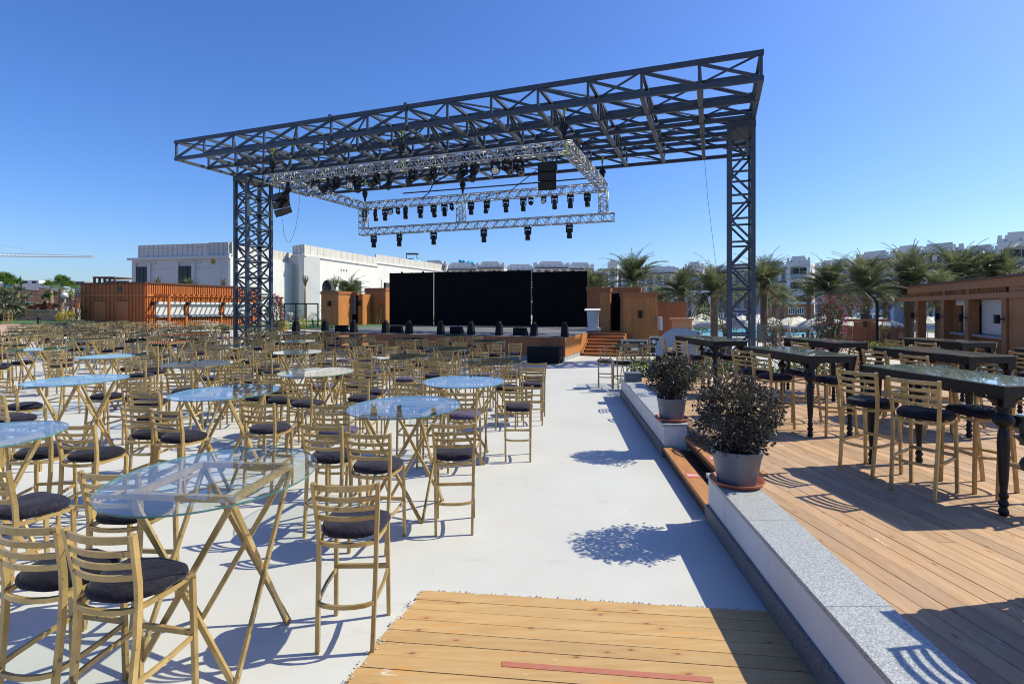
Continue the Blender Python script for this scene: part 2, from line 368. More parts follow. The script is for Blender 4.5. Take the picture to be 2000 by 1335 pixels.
mat("swimwear", (0.02, 0.02, 0.03), None, rough=0.7)
mat("case_black", (0.016, 0.016, 0.018), (0.024, 0.024, 0.026), rough=0.5, scale=10)
mat("case_edge", (0.50, 0.51, 0.52), None, rough=0.35, metal=0.7)
mat("disc_grey", (0.30, 0.33, 0.39), (0.27, 0.30, 0.355), rough=0.5, scale=2)
mat("globe_white", (0.8, 0.8, 0.8), None, rough=0.3)
mat("sign_white", (0.70, 0.69, 0.67), None, rough=0.5)
mat("carton", (0.36, 0.22, 0.13), (0.42, 0.28, 0.18), rough=0.8, scale=5)
# ------------------------------------------------------------------ ground and floors
def cl(x, a=0.0, b=1.0): return max(a, min(b, x))
def gz(x, y):
    """height of the ground: level everywhere but for a garden terrace at the far left"""
    t = cl((-36.0 - 0.3 * (y - 40.0) - x) / 2.5)
    return 0.8 * t * t * (3 - 2 * t) * cl((y - 30) / 4)

def sheet(name, m, x0, x1, y0, y1, step, dz, kind="structure", label=None, zf=None):
    b = MB(); nx = max(1, round((x1 - x0) / step)); ny = max(1, round((y1 - y0) / step))
    vs = []
    for j in range(ny + 1):
        for i in range(nx + 1):
            x = x0 + (x1 - x0) * i / nx; y = y0 + (y1 - y0) * j / ny
            vs.append((x, y, (zf or gz)(x, y) + dz))
    b.add(vs, [(j * (nx + 1) + i, j * (nx + 1) + i + 1, (j + 1) * (nx + 1) + i + 1, (j + 1) * (nx + 1) + i) for j in range(ny) for i in range(nx)], 0, True)
    return b.build(name, m, kind=kind, label=label)

flat = lambda x, y: 0.0
PZ = -1.40                              # the pool terrace lies lower than the venue
MB().add([(-1500, -60, -0.08), (1500, -60, -0.08), (1500, 34, -0.08), (-6, 34, -0.08), (-6, 2400, -0.08), (-1500, 2400, -0.08), (1500, 34, PZ - .08), (1500, 2400, PZ - .08), (-6, 2400, PZ - .08), (-6, 34, PZ - .08)],
         [(0, 1, 2, 3, 4, 5), (9, 6, 7, 8), (3, 2, 6, 9), (4, 3, 9, 8)]).build("ground", "sand", kind="structure")
sheet("white_floor", "white_paint", -40, 14, -8, 34, 2.0, 0.0, zf=flat)
sheet("white_floor", "white_paint", -46, -17, 34, 52, 2.0, 0.0, zf=flat)
sheet("lawn", "lawn", -17, -6, 34, 57, 2.0, 0.0, zf=flat)
sheet("pavement", "pavers", -75, -34, 30, 66, 1.0, -0.012)
sheet("lawn", "lawn", -66, -40.5, 47, 59, 1.0, 0.012, label="short green lawn strip below the stone wall")
sheet("lawn", "lawn", -46, -13, 57, 74, 3.0, 0.004, zf=flat)
sheet("footpath", "pool_paving", -46, -13, 74, 78, 3.0, 0.004, zf=flat)
sheet("lawn", "lawn", -46, -13, 78, 96, 3.0, 0.004, zf=flat)
sheet("pool_terrace", "pool_paving", 14, 90, 14, 34, 8.0, -0.004, zf=flat)
sheet("pool_terrace", "pool_paving", -5.9, 110, 34.05, 124, 8.0, PZ - 0.004, zf=flat)
sheet("lawn", "lawn", 60, 95, 75, 90, 8.0, PZ + 0.004, zf=flat)
poolpoly = [(23, 70), (32, 66), (43, 70), (54, 78), (56, 92), (45, 103), (31, 100), (25, 86)]
pw = MB(); n = len(poolpoly)
pw.add([(x, y, PZ + 0.012) for x, y in poolpoly], [tuple(range(n))])
pw.build("pool_water", "pool_tile", kind="structure")
pk = MB()
cxp = sum(p[0] for p in poolpoly) / n; cyp = sum(p[1] for p in poolpoly) / n
ring = [(cxp + (x - cxp) * 1.025, cyp + (y - cyp) * 1.025) for x, y in poolpoly]
for i in range(n):
    a, b_, c, d = poolpoly[i], poolpoly[(i + 1) % n], ring[(i + 1) % n], ring[i]
    pk.prism([a, b_, c, d], PZ - 0.02, PZ + 0.06)
pk.build("pool_kerb", "wall_white", kind="structure")

# ------------------------------------------------------------------ wooden platform at the bottom of the picture
pa = R(-6.5); pd = (math.cos(pa), math.sin(pa)); pn = (-math.sin(pa), math.cos(pa))
plat = MB().prism([(-0.66, 4.15), (1.78, 3.87), (1.60, 1.2), (-1.36, 1.2)], -0.05, 0.004).build("wooden_platform", "dark_trim", kind="structure")
xl = lambda y: 2.04 + 0.0875 * (y - 5.5)               # outer edge of the low wall
o0 = -0.709 * pn[0] + 4.228 * pn[1]
for k in range(21):
    n1 = o0 - k * 0.132; n0 = n1 - 0.127
    jog = rnd.uniform(-0.025, 0.025)
    P = [(pd[0] * u + pn[0] * v, pd[1] * u + pn[1] * v) for u, v in ((-3, n0), (3, n0), (3, n1), (-3, n1))]
    P = clip(P, 1.035, -0.271, 1.035 * (-0.709 + jog) - 0.271 * 4.228)    # left end
    P = clip(P, -1, 0.0875, -(xl(0) - 0.014))
    if len(P) > 2: MB().prism(P, -0.03, 0.014 + rnd.uniform(-0.002, 0.002)).build("plank", "pale_wood", plat)
# side board along the left edge
P = [(-0.735, 4.10), (-0.70, 4.10), (-1.37, 1.54), (-1.405, 1.54)]
# strip of red tape across one plank
tn = o0 - 0.132 * 6 - 0.055
q = lambda u, v: (pd[0] * u + pn[0] * v, pd[1] * u + pn[1] * v)
u0 = -0.064 * pd[0] + 3.35 * pd[1]; v0 = -0.064 * pn[0] + 3.35 * pn[1]
MB().prism([q(u0, v0 - 0.024), q(u0 + 1.28, v0 - 0.024), q(u0 + 1.28, v0 + 0.024), q(u0, v0 + 0.024)], 0.0165, 0.0185).build("tape_strip", "tape_red", plat, label="faded red tape strip across the planks")
# crumbled mortar along the far edge
g = MB()
for i in range(150):
    t = rnd.random(); x = -0.72 + 2.56 * t; y = 4.235 - 0.29 * t + rnd.uniform(-0.008, 0.02)
    s = rnd.uniform(0.004, 0.017) * (1.6 if t < 0.06 else 1)
    g.lathe([(s * 0.9, 0), (s, s * 0.35), (s * 0.4, s * 0.75)], 5, (x, y, 0.002), sm=False)
for i in range(60):
    t = rnd.random(); x = -0.73 - 0.27 * t * 1.3; y = 4.2 - 1.03 * t * 1.3
    s = rnd.uniform(0.004, 0.011); g.lathe([(s * 0.9, 0), (s, s * 0.35), (s * 0.4, s * 0.75)], 5, (x + rnd.uniform(-.02, .03), y, 0.014), sm=False)
g.build("mortar_crumbs", "mortar", kind="stuff", label="grey mortar crumbs along the edge of the wooden platform")

# ------------------------------------------------------------------ low wall in two runs, with granite coping and skirting
DZ = 0.47
def wall_run(y0, y1, label):
    r = root("garden_wall", (xl((y0 + y1) / 2) + 0.19, (y0 + y1) / 2, 0), label=label, cat="wall")
    inv = Vector(r.location)
    def para(a, b, ya, yb): return [(xl(ya) + a - inv.x, ya - inv.y), (xl(ya) + b - inv.x, ya - inv.y), (xl(yb) + b - inv.x, yb - inv.y), (xl(yb) + a - inv.x, yb - inv.y)]
    MB().prism(para(0.022, 0.37, y0 + 0.02, y1 - 0.02), 0.0, 0.462).build("wall_body", "wall_white", r)
    n = max(1, round((y1 - y0) / 1.35))
    for i in range(n):
        a = y0 + (y1 - y0) * i / n; b = y0 + (y1 - y0) * (i + 1) / n - 0.004
        MB().prism(para(0.0, 0.39, a, b), 0.462, 0.50).build("coping_slab", "granite", r)
        MB().prism(para(-0.012, 0.022, a, b), 0.004, 0.175).build("skirting_slab", "granite_dark", r)
    return r
wall_run(0.6, 5.66, "low white wall with speckled granite coping in the foreground, beside the wooden platform")
wall_run(8.0, 13.55, "low white granite-topped wall beyond the wooden steps, carrying the farther potted shrub")

# ------------------------------------------------------------------ raised deck, board by board
deck = MB().prism([(xl(0.6) + 0.372, 0.6), (xl(5.6) + 0.372, 5.6), (xl(5.6) + 0.68, 5.6), (xl(8.05) + 0.68, 8.05), (xl(8.05) + 0.372, 8.05), (xl(13.6) + 0.372, 13.6), (13.5, 13.3), (13.5, 0.6)], 0.002, 0.428).build("deck", "wall_white", kind="structure")
ba = R(-6.3); bv = (math.sin(ba), math.cos(ba)); bn = (math.cos(ba), -math.sin(ba))
YC = [0.7, 5.62, 8.03, 13.55]
for k in range(7, 92):
    n0 = k * 0.146; n1 = n0 + 0.140
    cuts = list(YC)
    if n0 > 3.4:                       # boards away from the wall: their own butt joints
        j = 2.2 + (k * 2.37) % 4.1; cuts = [0.7, j, min(j + 4.9, 13.55)] + ([13.55] if j + 4.9 < 13.4 else [])
    for a, b in zip(cuts[:-1], cuts[1:]):
        if b - a < 0.1: continue
        P = [(bn[0] * nn + bv[0] * t, bn[1] * nn + bv[1] * t) for nn, t in ((n0, -1), (n1, -1), (n1, 15), (n0, 15))]
        P = clip(P, 0, 1, a + 0.002)
        if len(P) > 2: P = clip(P, 0, -1, -(b - 0.002))
        gap = n0 <= 3.4 and abs(a - 5.62) < 0.01
        lim = 0.66 if gap else 0.393
        if len(P) > 2: P = clip(P, 1, -0.0875, xl(0) + lim)
        if len(P) > 2: P = clip(P, -1, 0, -13.4)
        if len(P) > 2:
            MB().prism(P, 0.43, DZ + rnd.uniform(-0.0015, 0.0015)).build("deck_board", "deck_wood", deck)
MB().prism([(xl(5.66) + 0.62, 5.66), (xl(5.66) + 0.655, 5.66), (xl(7.98) + 0.655, 7.98), (xl(7.98) + 0.62, 7.98)], 0.40, DZ + 0.003).build("edge_board", "step_wood", deck)

# steps between the two runs of wall
st = root("wooden_steps", (xl(6.8) + 0.3, 6.8, 0), label="two orange-brown wooden steps leading from the white floor up to the deck", cat="steps")
def wpoly(a, b, ya, yb): return [(xl(ya) + a - st.location.x, ya - 6.8), (xl(ya) + b - st.location.x, ya - 6.8), (xl(yb) + b - st.location.x, yb - 6.8), (xl(yb) + a - st.location.x, yb - 6.8)]
for a, b, z in ((0.0, 0.20, 0.165), (0.33, 0.56, 0.32)):
    o = MB().prism(wpoly(a, b, 5.685, 7.985), z - 0.045, z).build("tread", "step_wood", st)
    MB().prism(wpoly(a + 0.025, a + 0.05, 5.69, 7.98), 0.004 if a == 0 else 0.18, z - 0.047).build("riser_infill", "dark_trim", st)  # dark board painting the shadow in the open gap under the tread
    y = 6.55 if a == 0 else 6.75
    MB().prism(wpoly(a + 0.03, a + 0.17, y, y + 0.16), z + 0.001, z + 0.003).build("sticker", "sticker_red", o, label="red and white warning sticker")
    for dy in (0.025, 0.075, 0.12):
        MB().prism(wpoly(a + 0.035, a + 0.165, y + dy, y + dy + 0.014), z + 0.0035, z + 0.0045).build("stripe", "tape_white", o)
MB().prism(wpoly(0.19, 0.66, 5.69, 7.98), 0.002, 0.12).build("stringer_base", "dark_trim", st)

MB().bb(-0.19, 0.19, -0.16, 0.16, 0, 0.17).bb(-0.2, 0.2, -0.17, 0.17, 0.172, 0.20).build("utility_box", "box_grey", loc=(xl(12.7) + 0.20, 12.7, 0.502), rz=R(-5), label="small slate grey box on the far end of the low wall", cat="box")

# ------------------------------------------------------------------ foliage helpers and the two potted shrubs
def leaf_cloud(n, radii, size, seed, fill=0.55, lump=0.18, bottom=-1.0, aspect=2.2, mi=0, b=None, c=(0, 0, 0)):
    """leaf-sized faces through a lumpy volume"""
    r = random.Random(seed); b = b or MB()
    lob = [(Vector((r.gauss(0, 1), r.gauss(0, 1), r.gauss(0, 1))).normalized(), r.uniform(-lump, lump)) for _ in range(16)]
    i = 0
    while i < n:
        d = Vector((r.gauss(0, 1), r.gauss(0, 1), r.gauss(0, 1))).normalized()
        if d.z < bottom: continue
        k = 1 + sum(a * max(0, d.dot(l)) ** 6 for l, a in lob)
        rad = k * (fill + (1 - fill) * r.random() ** 0.5 + max(0, r.gauss(0, 0.06)))
        p = Vector((d.x * radii[0] * rad + c[0], d.y * radii[1] * rad + c[1], d.z * radii[2] * rad + c[2]))
        t = (d + Vector((r.gauss(0, .8), r.gauss(0, .8), r.gauss(0, .6)))).normalized()
        u = t.cross(Vector((r.gauss(0, 1), r.gauss(0, 1), r.gauss(0, 1)))).normalized()
        s = size * r.uniform(0.6, 1.3)
        m = t.cross(u) * (s * 0.12)
        b.add([p, p + t * s * .5 + u * s / aspect * .5 + m, p + t * s, p + t * s * .5 - u * s / aspect * .5 + m], [(0, 1, 2, 3)], mi)
        i += 1
    return b

def potted_shrub(loc, rt, rb, h, br, bz, seed, label):
    r = root("potted_shrub", loc, 0, label=label, cat="potted shrub", group="potted shrubs on the low wall")
    MB().lathe([(0.17, 0.0), (0.235, 0.006), (0.26, 0.045), (0.25, 0.047), (0.225, 0.012), (0.1, 0.012)], 32).build("saucer", "terracotta", r)
    z0 = 0.014
    pot = MB().lathe([(rb * .96, z0), (rb, z0 + 0.015), (rt * .94, z0 + h * .80), (rt * .955, z0 + h * .81), (rt * .97, z0 + h * .83), (rt, z0 + h * .97), (rt * 1.02, z0 + h), (rt * .95, z0 + h), (rt * .90, z0 + h * .8), (rt * .88, z0 + h * .8)], 32, cap=False).build("pot", "pot_grey", r)
    MB().lathe([(0.001, z0 + h * .86), (rt * .9, z0 + h * .86)], 24, cap=False).build("soil", "soil", r)
    g = MB(); q = random.Random(seed)
    for i in range(16):
        a = q.uniform(0, 6.28); e = br * q.uniform(.3, .8)
        g.tube([(q.uniform(-.05, .05), q.uniform(-.05, .05), z0 + h * .8), (math.cos(a) * e * .35, math.sin(a) * e * .35, bz - .12), (math.cos(a) * e, math.sin(a) * e, bz + q.uniform(-.1, .3))], 0.006, 4)
    g.build("stem", "stem", r)
    b = leaf_cloud(2000, (br, br * .95, br * .90), 0.054, seed, fill=0.28, lump=0.55, c=(0, 0, bz))
    leaf_cloud(1000, (br * 1.02, br * .97, br * .95), 0.052, seed + 77, fill=0.45, lump=0.55, c=(0, 0, bz), mi=1, b=b)
    leaf_cloud(700, (br * .62, br * .62, .16), 0.05, seed + 5, fill=0.3, c=(0, 0, z0 + h + .02), b=b)
    for i in range(60):                    # stray shoots
        d = Vector((q.gauss(0, 1), q.gauss(0, 1), q.gauss(0, .7))).normalized()
        for k in range(7):
            p = Vector((0, 0, bz)) + d * br * (0.86 + k * 0.045)
            leaf_cloud(2, (.02, .02, .02), .05, seed + i * 9 + k, b=b, c=p)
    b.build("foliage", ["leaf_dark", "leaf_olive"], r)
    return r
potted_shrub((xl(5.32) + 0.215, 5.32, 0.502), 0.245, 0.185, 0.335, 0.355, 0.70, 3, "dark-leaved round shrub in a grey pot, the larger one nearer the camera, above the steps")
potted_shrub((xl(8.32) + 0.20, 8.32, 0.502), 0.225, 0.18, 0.335, 0.325, 0.72, 8, "dark-leaved shrub in a grey pot beyond the steps, the smaller and farther of the pair")
# ------------------------------------------------------------------ bar stools
def chair_meshes():
    d = {}
    def leg(s, back):
        b = MB()
        if back:
            b.sweep([(s * .178, -.245, 0), (s * .188, -.19, .55), (s * .190, -.182, .74), (s * .196, -.19, .84), (s * .212, -.235, 1.105)], .030, .026, up=(1, 0, 0))
        else:
            b.sweep([(s * .192, .19, 0), (s * .186, .172, .700)], .027, .027, up=(1, 0, 0))
        return b
    for s, n in ((-1, "l"), (1, "r")):
        d["back_leg_" + n] = leg(s, True).mesh("back_leg", "gold")
        d["front_leg_" + n] = leg(s, False).mesh("front_leg", "gold")
    # seat ring: straight front, rounded back
    b = MB()
    pts = [(.186, .172, .700), (.198, .02, .700), (.19, -.12, .700)] + [(.19 * math.cos(t), -.16 - .085 * math.sin(t), .700) for t in [math.pi * k / 8 for k in range(1, 8)]] + [(-.19, -.12, .700), (-.198, .02, .700), (-.186, .172, .700)]
    b.sweep(pts, .022, .026, closed=True)
    b.bar((-.19, -.02, .695), (.19, -.02, .695), .02)
    d["seat_frame"] = b.mesh("seat_frame", "gold")
    # foot ring: curved behind, straight bar in front
    b = MB()
    pts = [(.186, .178, .345), (.196, .0, .335), (.19, -.14, .325)] + [(.19 * math.cos(t), -.20 - .085 * math.sin(t), .318) for t in [math.pi * k / 8 for k in range(1, 8)]] + [(-.19, -.14, .325), (-.196, .0, .335), (-.186, .178, .345)]
    b.sweep(pts, .018, .026)
    b.bar((-.186, .178, .365), (.186, .178, .365), .022, .03)
    d["foot_ring"] = b.mesh("foot_ring", "gold")
    for k, z in enumerate((.872, .938, 1.004, 1.078)):
        b = MB(); t = (z - .84) / .265; hw = .196 + .016 * t; y0 = -.19 - .045 * t
        b.sweep([(hw * u, y0 - .052 * (1 - u * u), z) for u in [-1 + 2 * i / 8 for i in range(9)]], .013, .030 if k < 3 else .038)
        d["slat_%d" % k] = b.mesh("back_slat", "gold")
    # wheel back
    b = MB(); c = (0, -.215, .955)
    circ = [(.165 * math.cos(t), -.21 - .04 * math.sin(t) * .5, .955 + .165 * math.sin(t)) for t in [2 * math.pi * k / 22 for k in range(22)]]
    b.sweep(circ, .022, .022, closed=True, up=(0, 1, 0))
    for a in (20, 65, 110, 155):
        e = (.16 * math.cos(R(a)), .16 * math.sin(R(a)))
        b.bar((e[0], -.212, .955 + e[1]), (-e[0], -.212, .955 - e[1]), .014)
    b.bar((-.13, -.20, .76), (-.09, -.21, .82), .02); b.bar((.13, -.20, .76), (.09, -.21, .82), .02)
    d["wheel_back"] = b.mesh("wheel_back", "gold")
    for s, n in ((-1, "l"), (1, "r")):
        d["short_leg_" + n] = MB().sweep([(s * .178, -.245, 0), (s * .188, -.19, .55), (s * .17, -.19, .80), (s * .13, -.20, .86)], .028, .026, up=(1, 0, 0)).mesh("back_leg", "gold")
    # cushion: rounded seat pad with a dip
    for v, mt in ((0, "velvet"), (1, "velvet"), (2, "velvet_purple")):
        b = MB(); N = 24; q = random.Random(v + 3)
        def outline(sc_, k):
            t = 2 * math.pi * k / N; c, s = math.cos(t), math.sin(t)
            e = 0.50 if s > 0 else 0.82
            x = (.222 if s > 0 else .212) * math.copysign(abs(c) ** e, c); y = (.185 if s > 0 else .205) * math.copysign(abs(s) ** e, s) - .01
            w = 1 + .015 * math.sin(3 * t + v)
            return x * sc_ * w, y * sc_ * w
        vs = []; rings = ((.86, .714), (.985, .728), (1.02, .750), (.99, .772), (.90, .789), (.66, .798), (.33, .794))
        for (s_, z) in rings:
            for k in range(N):
                x, y = outline(s_, k); vs.append((x, y, z + q.uniform(-.003, .003) + (.004 * math.sin(5 * x / .2 + v) if z > .78 else 0)))
        vs.append((0, -.01, .790)); m_ = len(rings)
        fs = [(i * N + k, i * N + (k + 1) % N, (i + 1) * N + (k + 1) % N, (i + 1) * N + k) for i in range(m_ - 1) for k in range(N)]
        fs += [((m_ - 1) * N + k, (m_ - 1) * N + (k + 1) % N, m_ * N) for k in range(N)] + [tuple(reversed(range(N)))]
        b.add(vs, fs, 0, True)
        d["cushion_%d" % v] = b.mesh("cushion", mt)
    # one-piece frame for far stools
    b = MB()
    for key in ("back_leg_l", "back_leg_r", "front_leg_l", "front_leg_r", "seat_frame", "foot_ring", "slat_0", "slat_1", "slat_2", "slat_3"):
        me = d[key]; b.add([v.co for v in me.vertices], [tuple(p.vertices) for p in me.polygons])
    d["frame"] = b.mesh("frame", "gold")
    b = MB()
    for key in ("short_leg_l", "short_leg_r", "front_leg_l", "front_leg_r", "seat_frame", "foot_ring", "wheel_back"):
        me = d[key]; b.add([v.co for v in me.vertices], [tuple(p.vertices) for p in me.polygons])
    d["wheel_frame"] = b.mesh("frame", "gold")
    return d
CH = chair_meshes()
CHAIRS = []      # (x, y)
TABLES = []      # (x, y)
def chair(x, y, face, z=None, wheel=False, label=None, group="gold bar stools on the white floor", purple=None, far=None):
    """face: degrees clockwise from straight away (+Y)"""
    z = gz(x, y) if z is None else z
    far = (y > 15) if far is None else far
    cu = CH["cushion_%d" % (2 if (rnd.random() < .13 if purple is None else purple) else rnd.choice((0, 1)))]
    t = root("bar_stool", (x, y, z + .001), R(-face), label=label, cat="bar stool", group=group)
    if far:
        link("frame", CH["wheel_frame" if wheel else "frame"], t)
    else:
        keys = (["short_leg_l", "short_leg_r", "wheel_back"] if wheel else ["back_leg_l", "back_leg_r", "slat_0", "slat_1", "slat_2", "slat_3"]) + ["front_leg_l", "front_leg_r", "seat_frame", "foot_ring"]
        for k in keys: link(CH[k].name.split(".")[0], CH[k], t)
    c = link("seat_cushion", cu, t)
    c.rotation_euler = (0, 0, R(rnd.uniform(-3, 3))); c.location = (rnd.uniform(-.008, .008), rnd.uniform(-.01, .01), 0)
    CHAIRS.append((x, y, t))
    return t

# ------------------------------------------------------------------ glass tables on crossed gold legs
TH = 1.15
def table_meshes():
    h = .325; zt = TH - .034; d = {}
    b = MB()
    C4 = [(-h, -h), (h, -h), (h, h), (-h, h)]
    for i in range(4):
        a, c = C4[i], C4[(i + 1) % 4]
        dx, dy = (c[0] - a[0]) / (2 * h) * .019, (c[1] - a[1]) / (2 * h) * .019
        if i % 2: b.bar((a[0] + dx, a[1] + dy, zt), (c[0] - dx, c[1] - dy, zt), .038, .038)
        else: b.bar((a[0] - dx, a[1] - dy, zt), (c[0] + dx, c[1] + dy, zt), .038, .038)
    d["frame"] = b.mesh("top_frame", "gold")
    for i in range(4):
        a, c = C4[i], C4[(i + 1) % 4]
        for j, (p, q_) in enumerate(((a, c), (c, a))):
            o = (.010 if j else -.010)
            nx, ny = (c[1] - a[1]) / (2 * h), -(c[0] - a[0]) / (2 * h)
            d["leg_%d%d" % (i, j)] = MB().bar((p[0] + nx * o, p[1] + ny * o, zt - .02), (q_[0] + nx * o, q_[1] + ny * o, 0), .034, .020, up=(nx, ny, 0)).mesh("leg", "gold")
    b = MB(); N = 56
    poly = [(.605 * math.cos(2 * math.pi * k / N), .70 * math.sin(2 * math.pi * k / N)) for k in range(N)]
    b.prism(poly, TH - .012, TH, 0, 1)
    d["glass"] = b.mesh("glass_top", ["table_glass", "glass_edge"])
    b = MB()
    for x in (-h, h):
        for y in (-h, h): b.lathe([(.014, TH - .0155), (.014, TH - .0125)], 10, (x, y, 0))
    d["pads"] = b.mesh("pad", "black_metal")
    b = MB()
    for k, me in d.items():
        if k.startswith("leg") or k == "frame": b.add([v.co for v in me.vertices], [tuple(p.vertices) for p in me.polygons])
    d["base"] = b.mesh("base", "gold")
    return d
TM = table_meshes()
def glass_table(x, y, rz, label):
    z = gz(x, y)
    t = root("glass_table", (x, y, z + .001), R(-rz), label=label, cat="table", group="oval glass tables on the white floor")
    if y < 15:
        for k in TM:
            if k.startswith("leg"): link("leg", TM[k], t)
        link("top_frame", TM["frame"], t)
    else: link("base", TM["base"], t)
    link("glass_top", TM["glass"], t)
    TABLES.append((x, y, t))
    return t

K = .917
tabs = [(-2.12, 3.83, 8), (-5.0, 4.9, 12), (-7.2, 8.85, 5), (-4.07, 7.6, 10), (-6.7, 11.4, 5), (-9.9, 13.2, 0), (-13.6, 15.4, 4), (-3.64, 9.95, 8),
        (-1.3, 6.5, 10), (-.78, 8.7, 6), (-2.73, 13.1, 4), (-.4, 11.9, 8), (-1.87, 15.6, 0), (-.87, 19.2, 5), (-4.0, 20.5, 8), (-2.5, 23.0, 4),
        (-5.75, 14.4, 6), (-7.7, 19.0, 3), (-9.9, 24.5, 2), (-4.85, 17.4, 8), (-6.7, 22.5, 5), (-8.75, 16.4, 3), (-12.0, 18.6, 6), (-10.9, 21.5, 5),
        (-14.3, 23.8, 3), (-16.0, 20.3, 5), (-17.5, 17.0, 5)]
tabs = [(x * K, y * K, a) for x, y, a in tabs] + [(3.53, 15.5, 0), (5.9, 16.2, 10), (-10.6, 8.6, 6), (-9.4, 6.1, 8),
        # back rows in front of the kiosk
        (-17.2, 22.6, 4), (-19.8, 22.0, 0), (-14.6, 25.4, 6), (-17.4, 25.8, 3), (-20.2, 25.3, 8), (-12.0, 25.2, 5), (-22.4, 24.4, 2), (-9.2, 25.0, 4), (-13.6, 21.8, 8)]
for Y_, xs_ in ((28.7, (-26, -23.2, -20.4, -17.6, -13.4)), (32.1, (-29, -26.2, -23.4, -20.6, -17.9)), (35.6, (-31.5, -28.7, -25.9, -23.1, -20.2)), (39.2, (-30.7, -27.9, -25.1, -22)), (43.2, (-31.8, -28.5, -25.2)), (46.0, (-44.6,))):
    tabs += [(x_ + rnd.uniform(-.3, .3), Y_ + rnd.uniform(-.4, .4), rnd.uniform(0, 8)) for x_ in xs_]
TAB = [glass_table(x, y, a + rnd.uniform(-4, 4), None) for x, y, a in tabs]

# ------------------------------------------------------------------ stools: the near ones one by one, then around the farther tables
near = [(-1.116, 3.56, 0), (-2.17, 2.79, 13), (-2.66, 2.90, 12), (-3.80, 3.90, 22), (-2.88, 3.80, 6), (-4.42, 6.27, 14), (-3.97, 6.11, 15),
        (-3.12, 6.54, 10), (-4.98, 7.2, 4), (-1.89, 5.31, 10), (-1.35, 4.98, 10), (-2.17, 6.4, 4), (-.585, 5.40, -4), (.09, 7.96, 0), (.40, 10.4, 0),
        (-.71, 7.38, 8), (-2.56, 8.77, 6), (-3.32, 8.29, 10), (-3.82, 8.58, 5), (-1.61, 8.29, 6), (-1.17, 7.62, 3), (-3.24, 11.5, 8), (-3.70, 11.6, 5),
        (-4.7, 13.6, 6), (-7.66, 8.07, 18), (-6.95, 7.15, 18), (-5.55, 5.75, 200), (-5.9, 4.1, 60)]
for (x, y, a) in near:
    x, y = x * .978, y * .978
    # listed points are the middle of the back rest; step forward to the middle of the stool
    f = R(a); chair(x + .24 * math.sin(f), y + .24 * math.cos(f), a + rnd.uniform(-2, 2), purple=(len(CHAIRS) in (11, 15)))
chair(2.62, 15.0, 8, wheel=True, far=False); chair(3.0, 14.55, -5, far=False); chair(3.52, 14.6, 6, far=False); chair(4.35, 15.5, -60, far=False)
for (x, y, a) in ((-4.3, 17.9, 0), (-4.9, 18.9, -10), (-1.1, 16.4, 5)): chair(x, y, a, wheel=True)
def free(x, y):
    if any((x - c[0]) ** 2 + (y - c[1]) ** 2 < .50 ** 2 for c in CHAIRS): return False
    if any((x - c[0]) ** 2 + (y - c[1]) ** 2 < .50 ** 2 for c in TABLES): return False
    e_d = x * .3535 + y * .9354; e_s = x * .9354 - y * .3535
    if e_d > 21.2 and -21.4 < e_s < -4: return False           # the stage
    if e_d > 22.6 and -27 < e_s < -21.4: return False          # tower foot
    if xl(y) - .35 < x: return False
    return True
for i, (x, y, t) in enumerate(list(TABLES)):
    if i == 0: continue
    spots = [(-.78, -.25, 10), (.78, -.30, -8), (-.30, -.88, 4), (.28, -.86, 2), (-.80, .35, 15), (.80, .32, -12), (-.25, .95, 4), (.33, .93, -3)]
    rnd.shuffle(spots); want = (5 if y < 20 else 4 if y < 27 else 3) if y > 8.5 else 3; got = 0
    for (dx, dy, a) in spots:
        if got >= want: break
        X, Y = x + dx * rnd.uniform(.95, 1.12), y + dy * rnd.uniform(.95, 1.12)
        if abs(X / Y) > 1.02 or not free(X, Y): continue
        if y < 8.5 and (X > -4.0 or dy < 0): continue
        flip = 180 if (dy > .8 and rnd.random() < .35) else 0
        chair(X, Y, a + flip + rnd.uniform(-14, 14)); got += 1

# labels: every table by its place in its row, every stool by its table
ORD = ["first", "second", "third", "fourth", "fifth", "sixth", "seventh", "eighth", "ninth", "tenth", "eleventh", "twelfth", "thirteenth", "fourteenth", "fifteenth", "sixteenth", "seventeenth", "eighteenth", "nineteenth", "twentieth"]
def vis(p): return abs(p[0] / p[1]) < .96
ts = sorted(TABLES, key=lambda t: t[1]); rows = []
for t in ts:
    if rows and t[1] - rows[-1][0][1] < .10 * t[1] + .3 and len(rows[-1]) < 7: rows[-1].append(t)
    else: rows.append([t])
TNAME = {}
for ri, row in enumerate(rows):
    row.sort(key=lambda t: t[0] / t[1])
    for ci, t in enumerate(row):
        nm = "table %s from left in row %s" % (ORD[ci], ORD[ri])
        TNAME[id(t[2])] = nm
        t[2]["label"] = "oval glass-topped gold table, %s from left in the %s row from the camera" % (ORD[ci], ORD[ri])
TABLES[0][2]["label"] = "large oval glass table on crossed gold legs, nearest the camera, front left"
TNAME[id(TABLES[0][2])] = "the nearest glass table"
TABLES[27][2]["label"] = "round glass table standing alone by the stage stairs, behind the low wall"
TNAME[id(TABLES[27][2])] = "the table by the stage stairs"
bytab = {}
for c in CHAIRS:
    t = min(TABLES, key=lambda t: (t[0] - c[0]) ** 2 + (t[1] - c[1]) ** 2)
    bytab.setdefault(id(t[2]), []).append(c)
for k, cs in bytab.items():
    cs.sort(key=lambda c: c[0] / c[1])
    for i, c in enumerate(cs):
        kind = "gold wheel-back bar stool" if "wheel" in (c[2].children[0].data.name if c[2].children else "") else "gold slat-back bar stool"
        c[2]["label"] = "%s, %s from left, at %s" % (kind, ORD[i], TNAME[k])

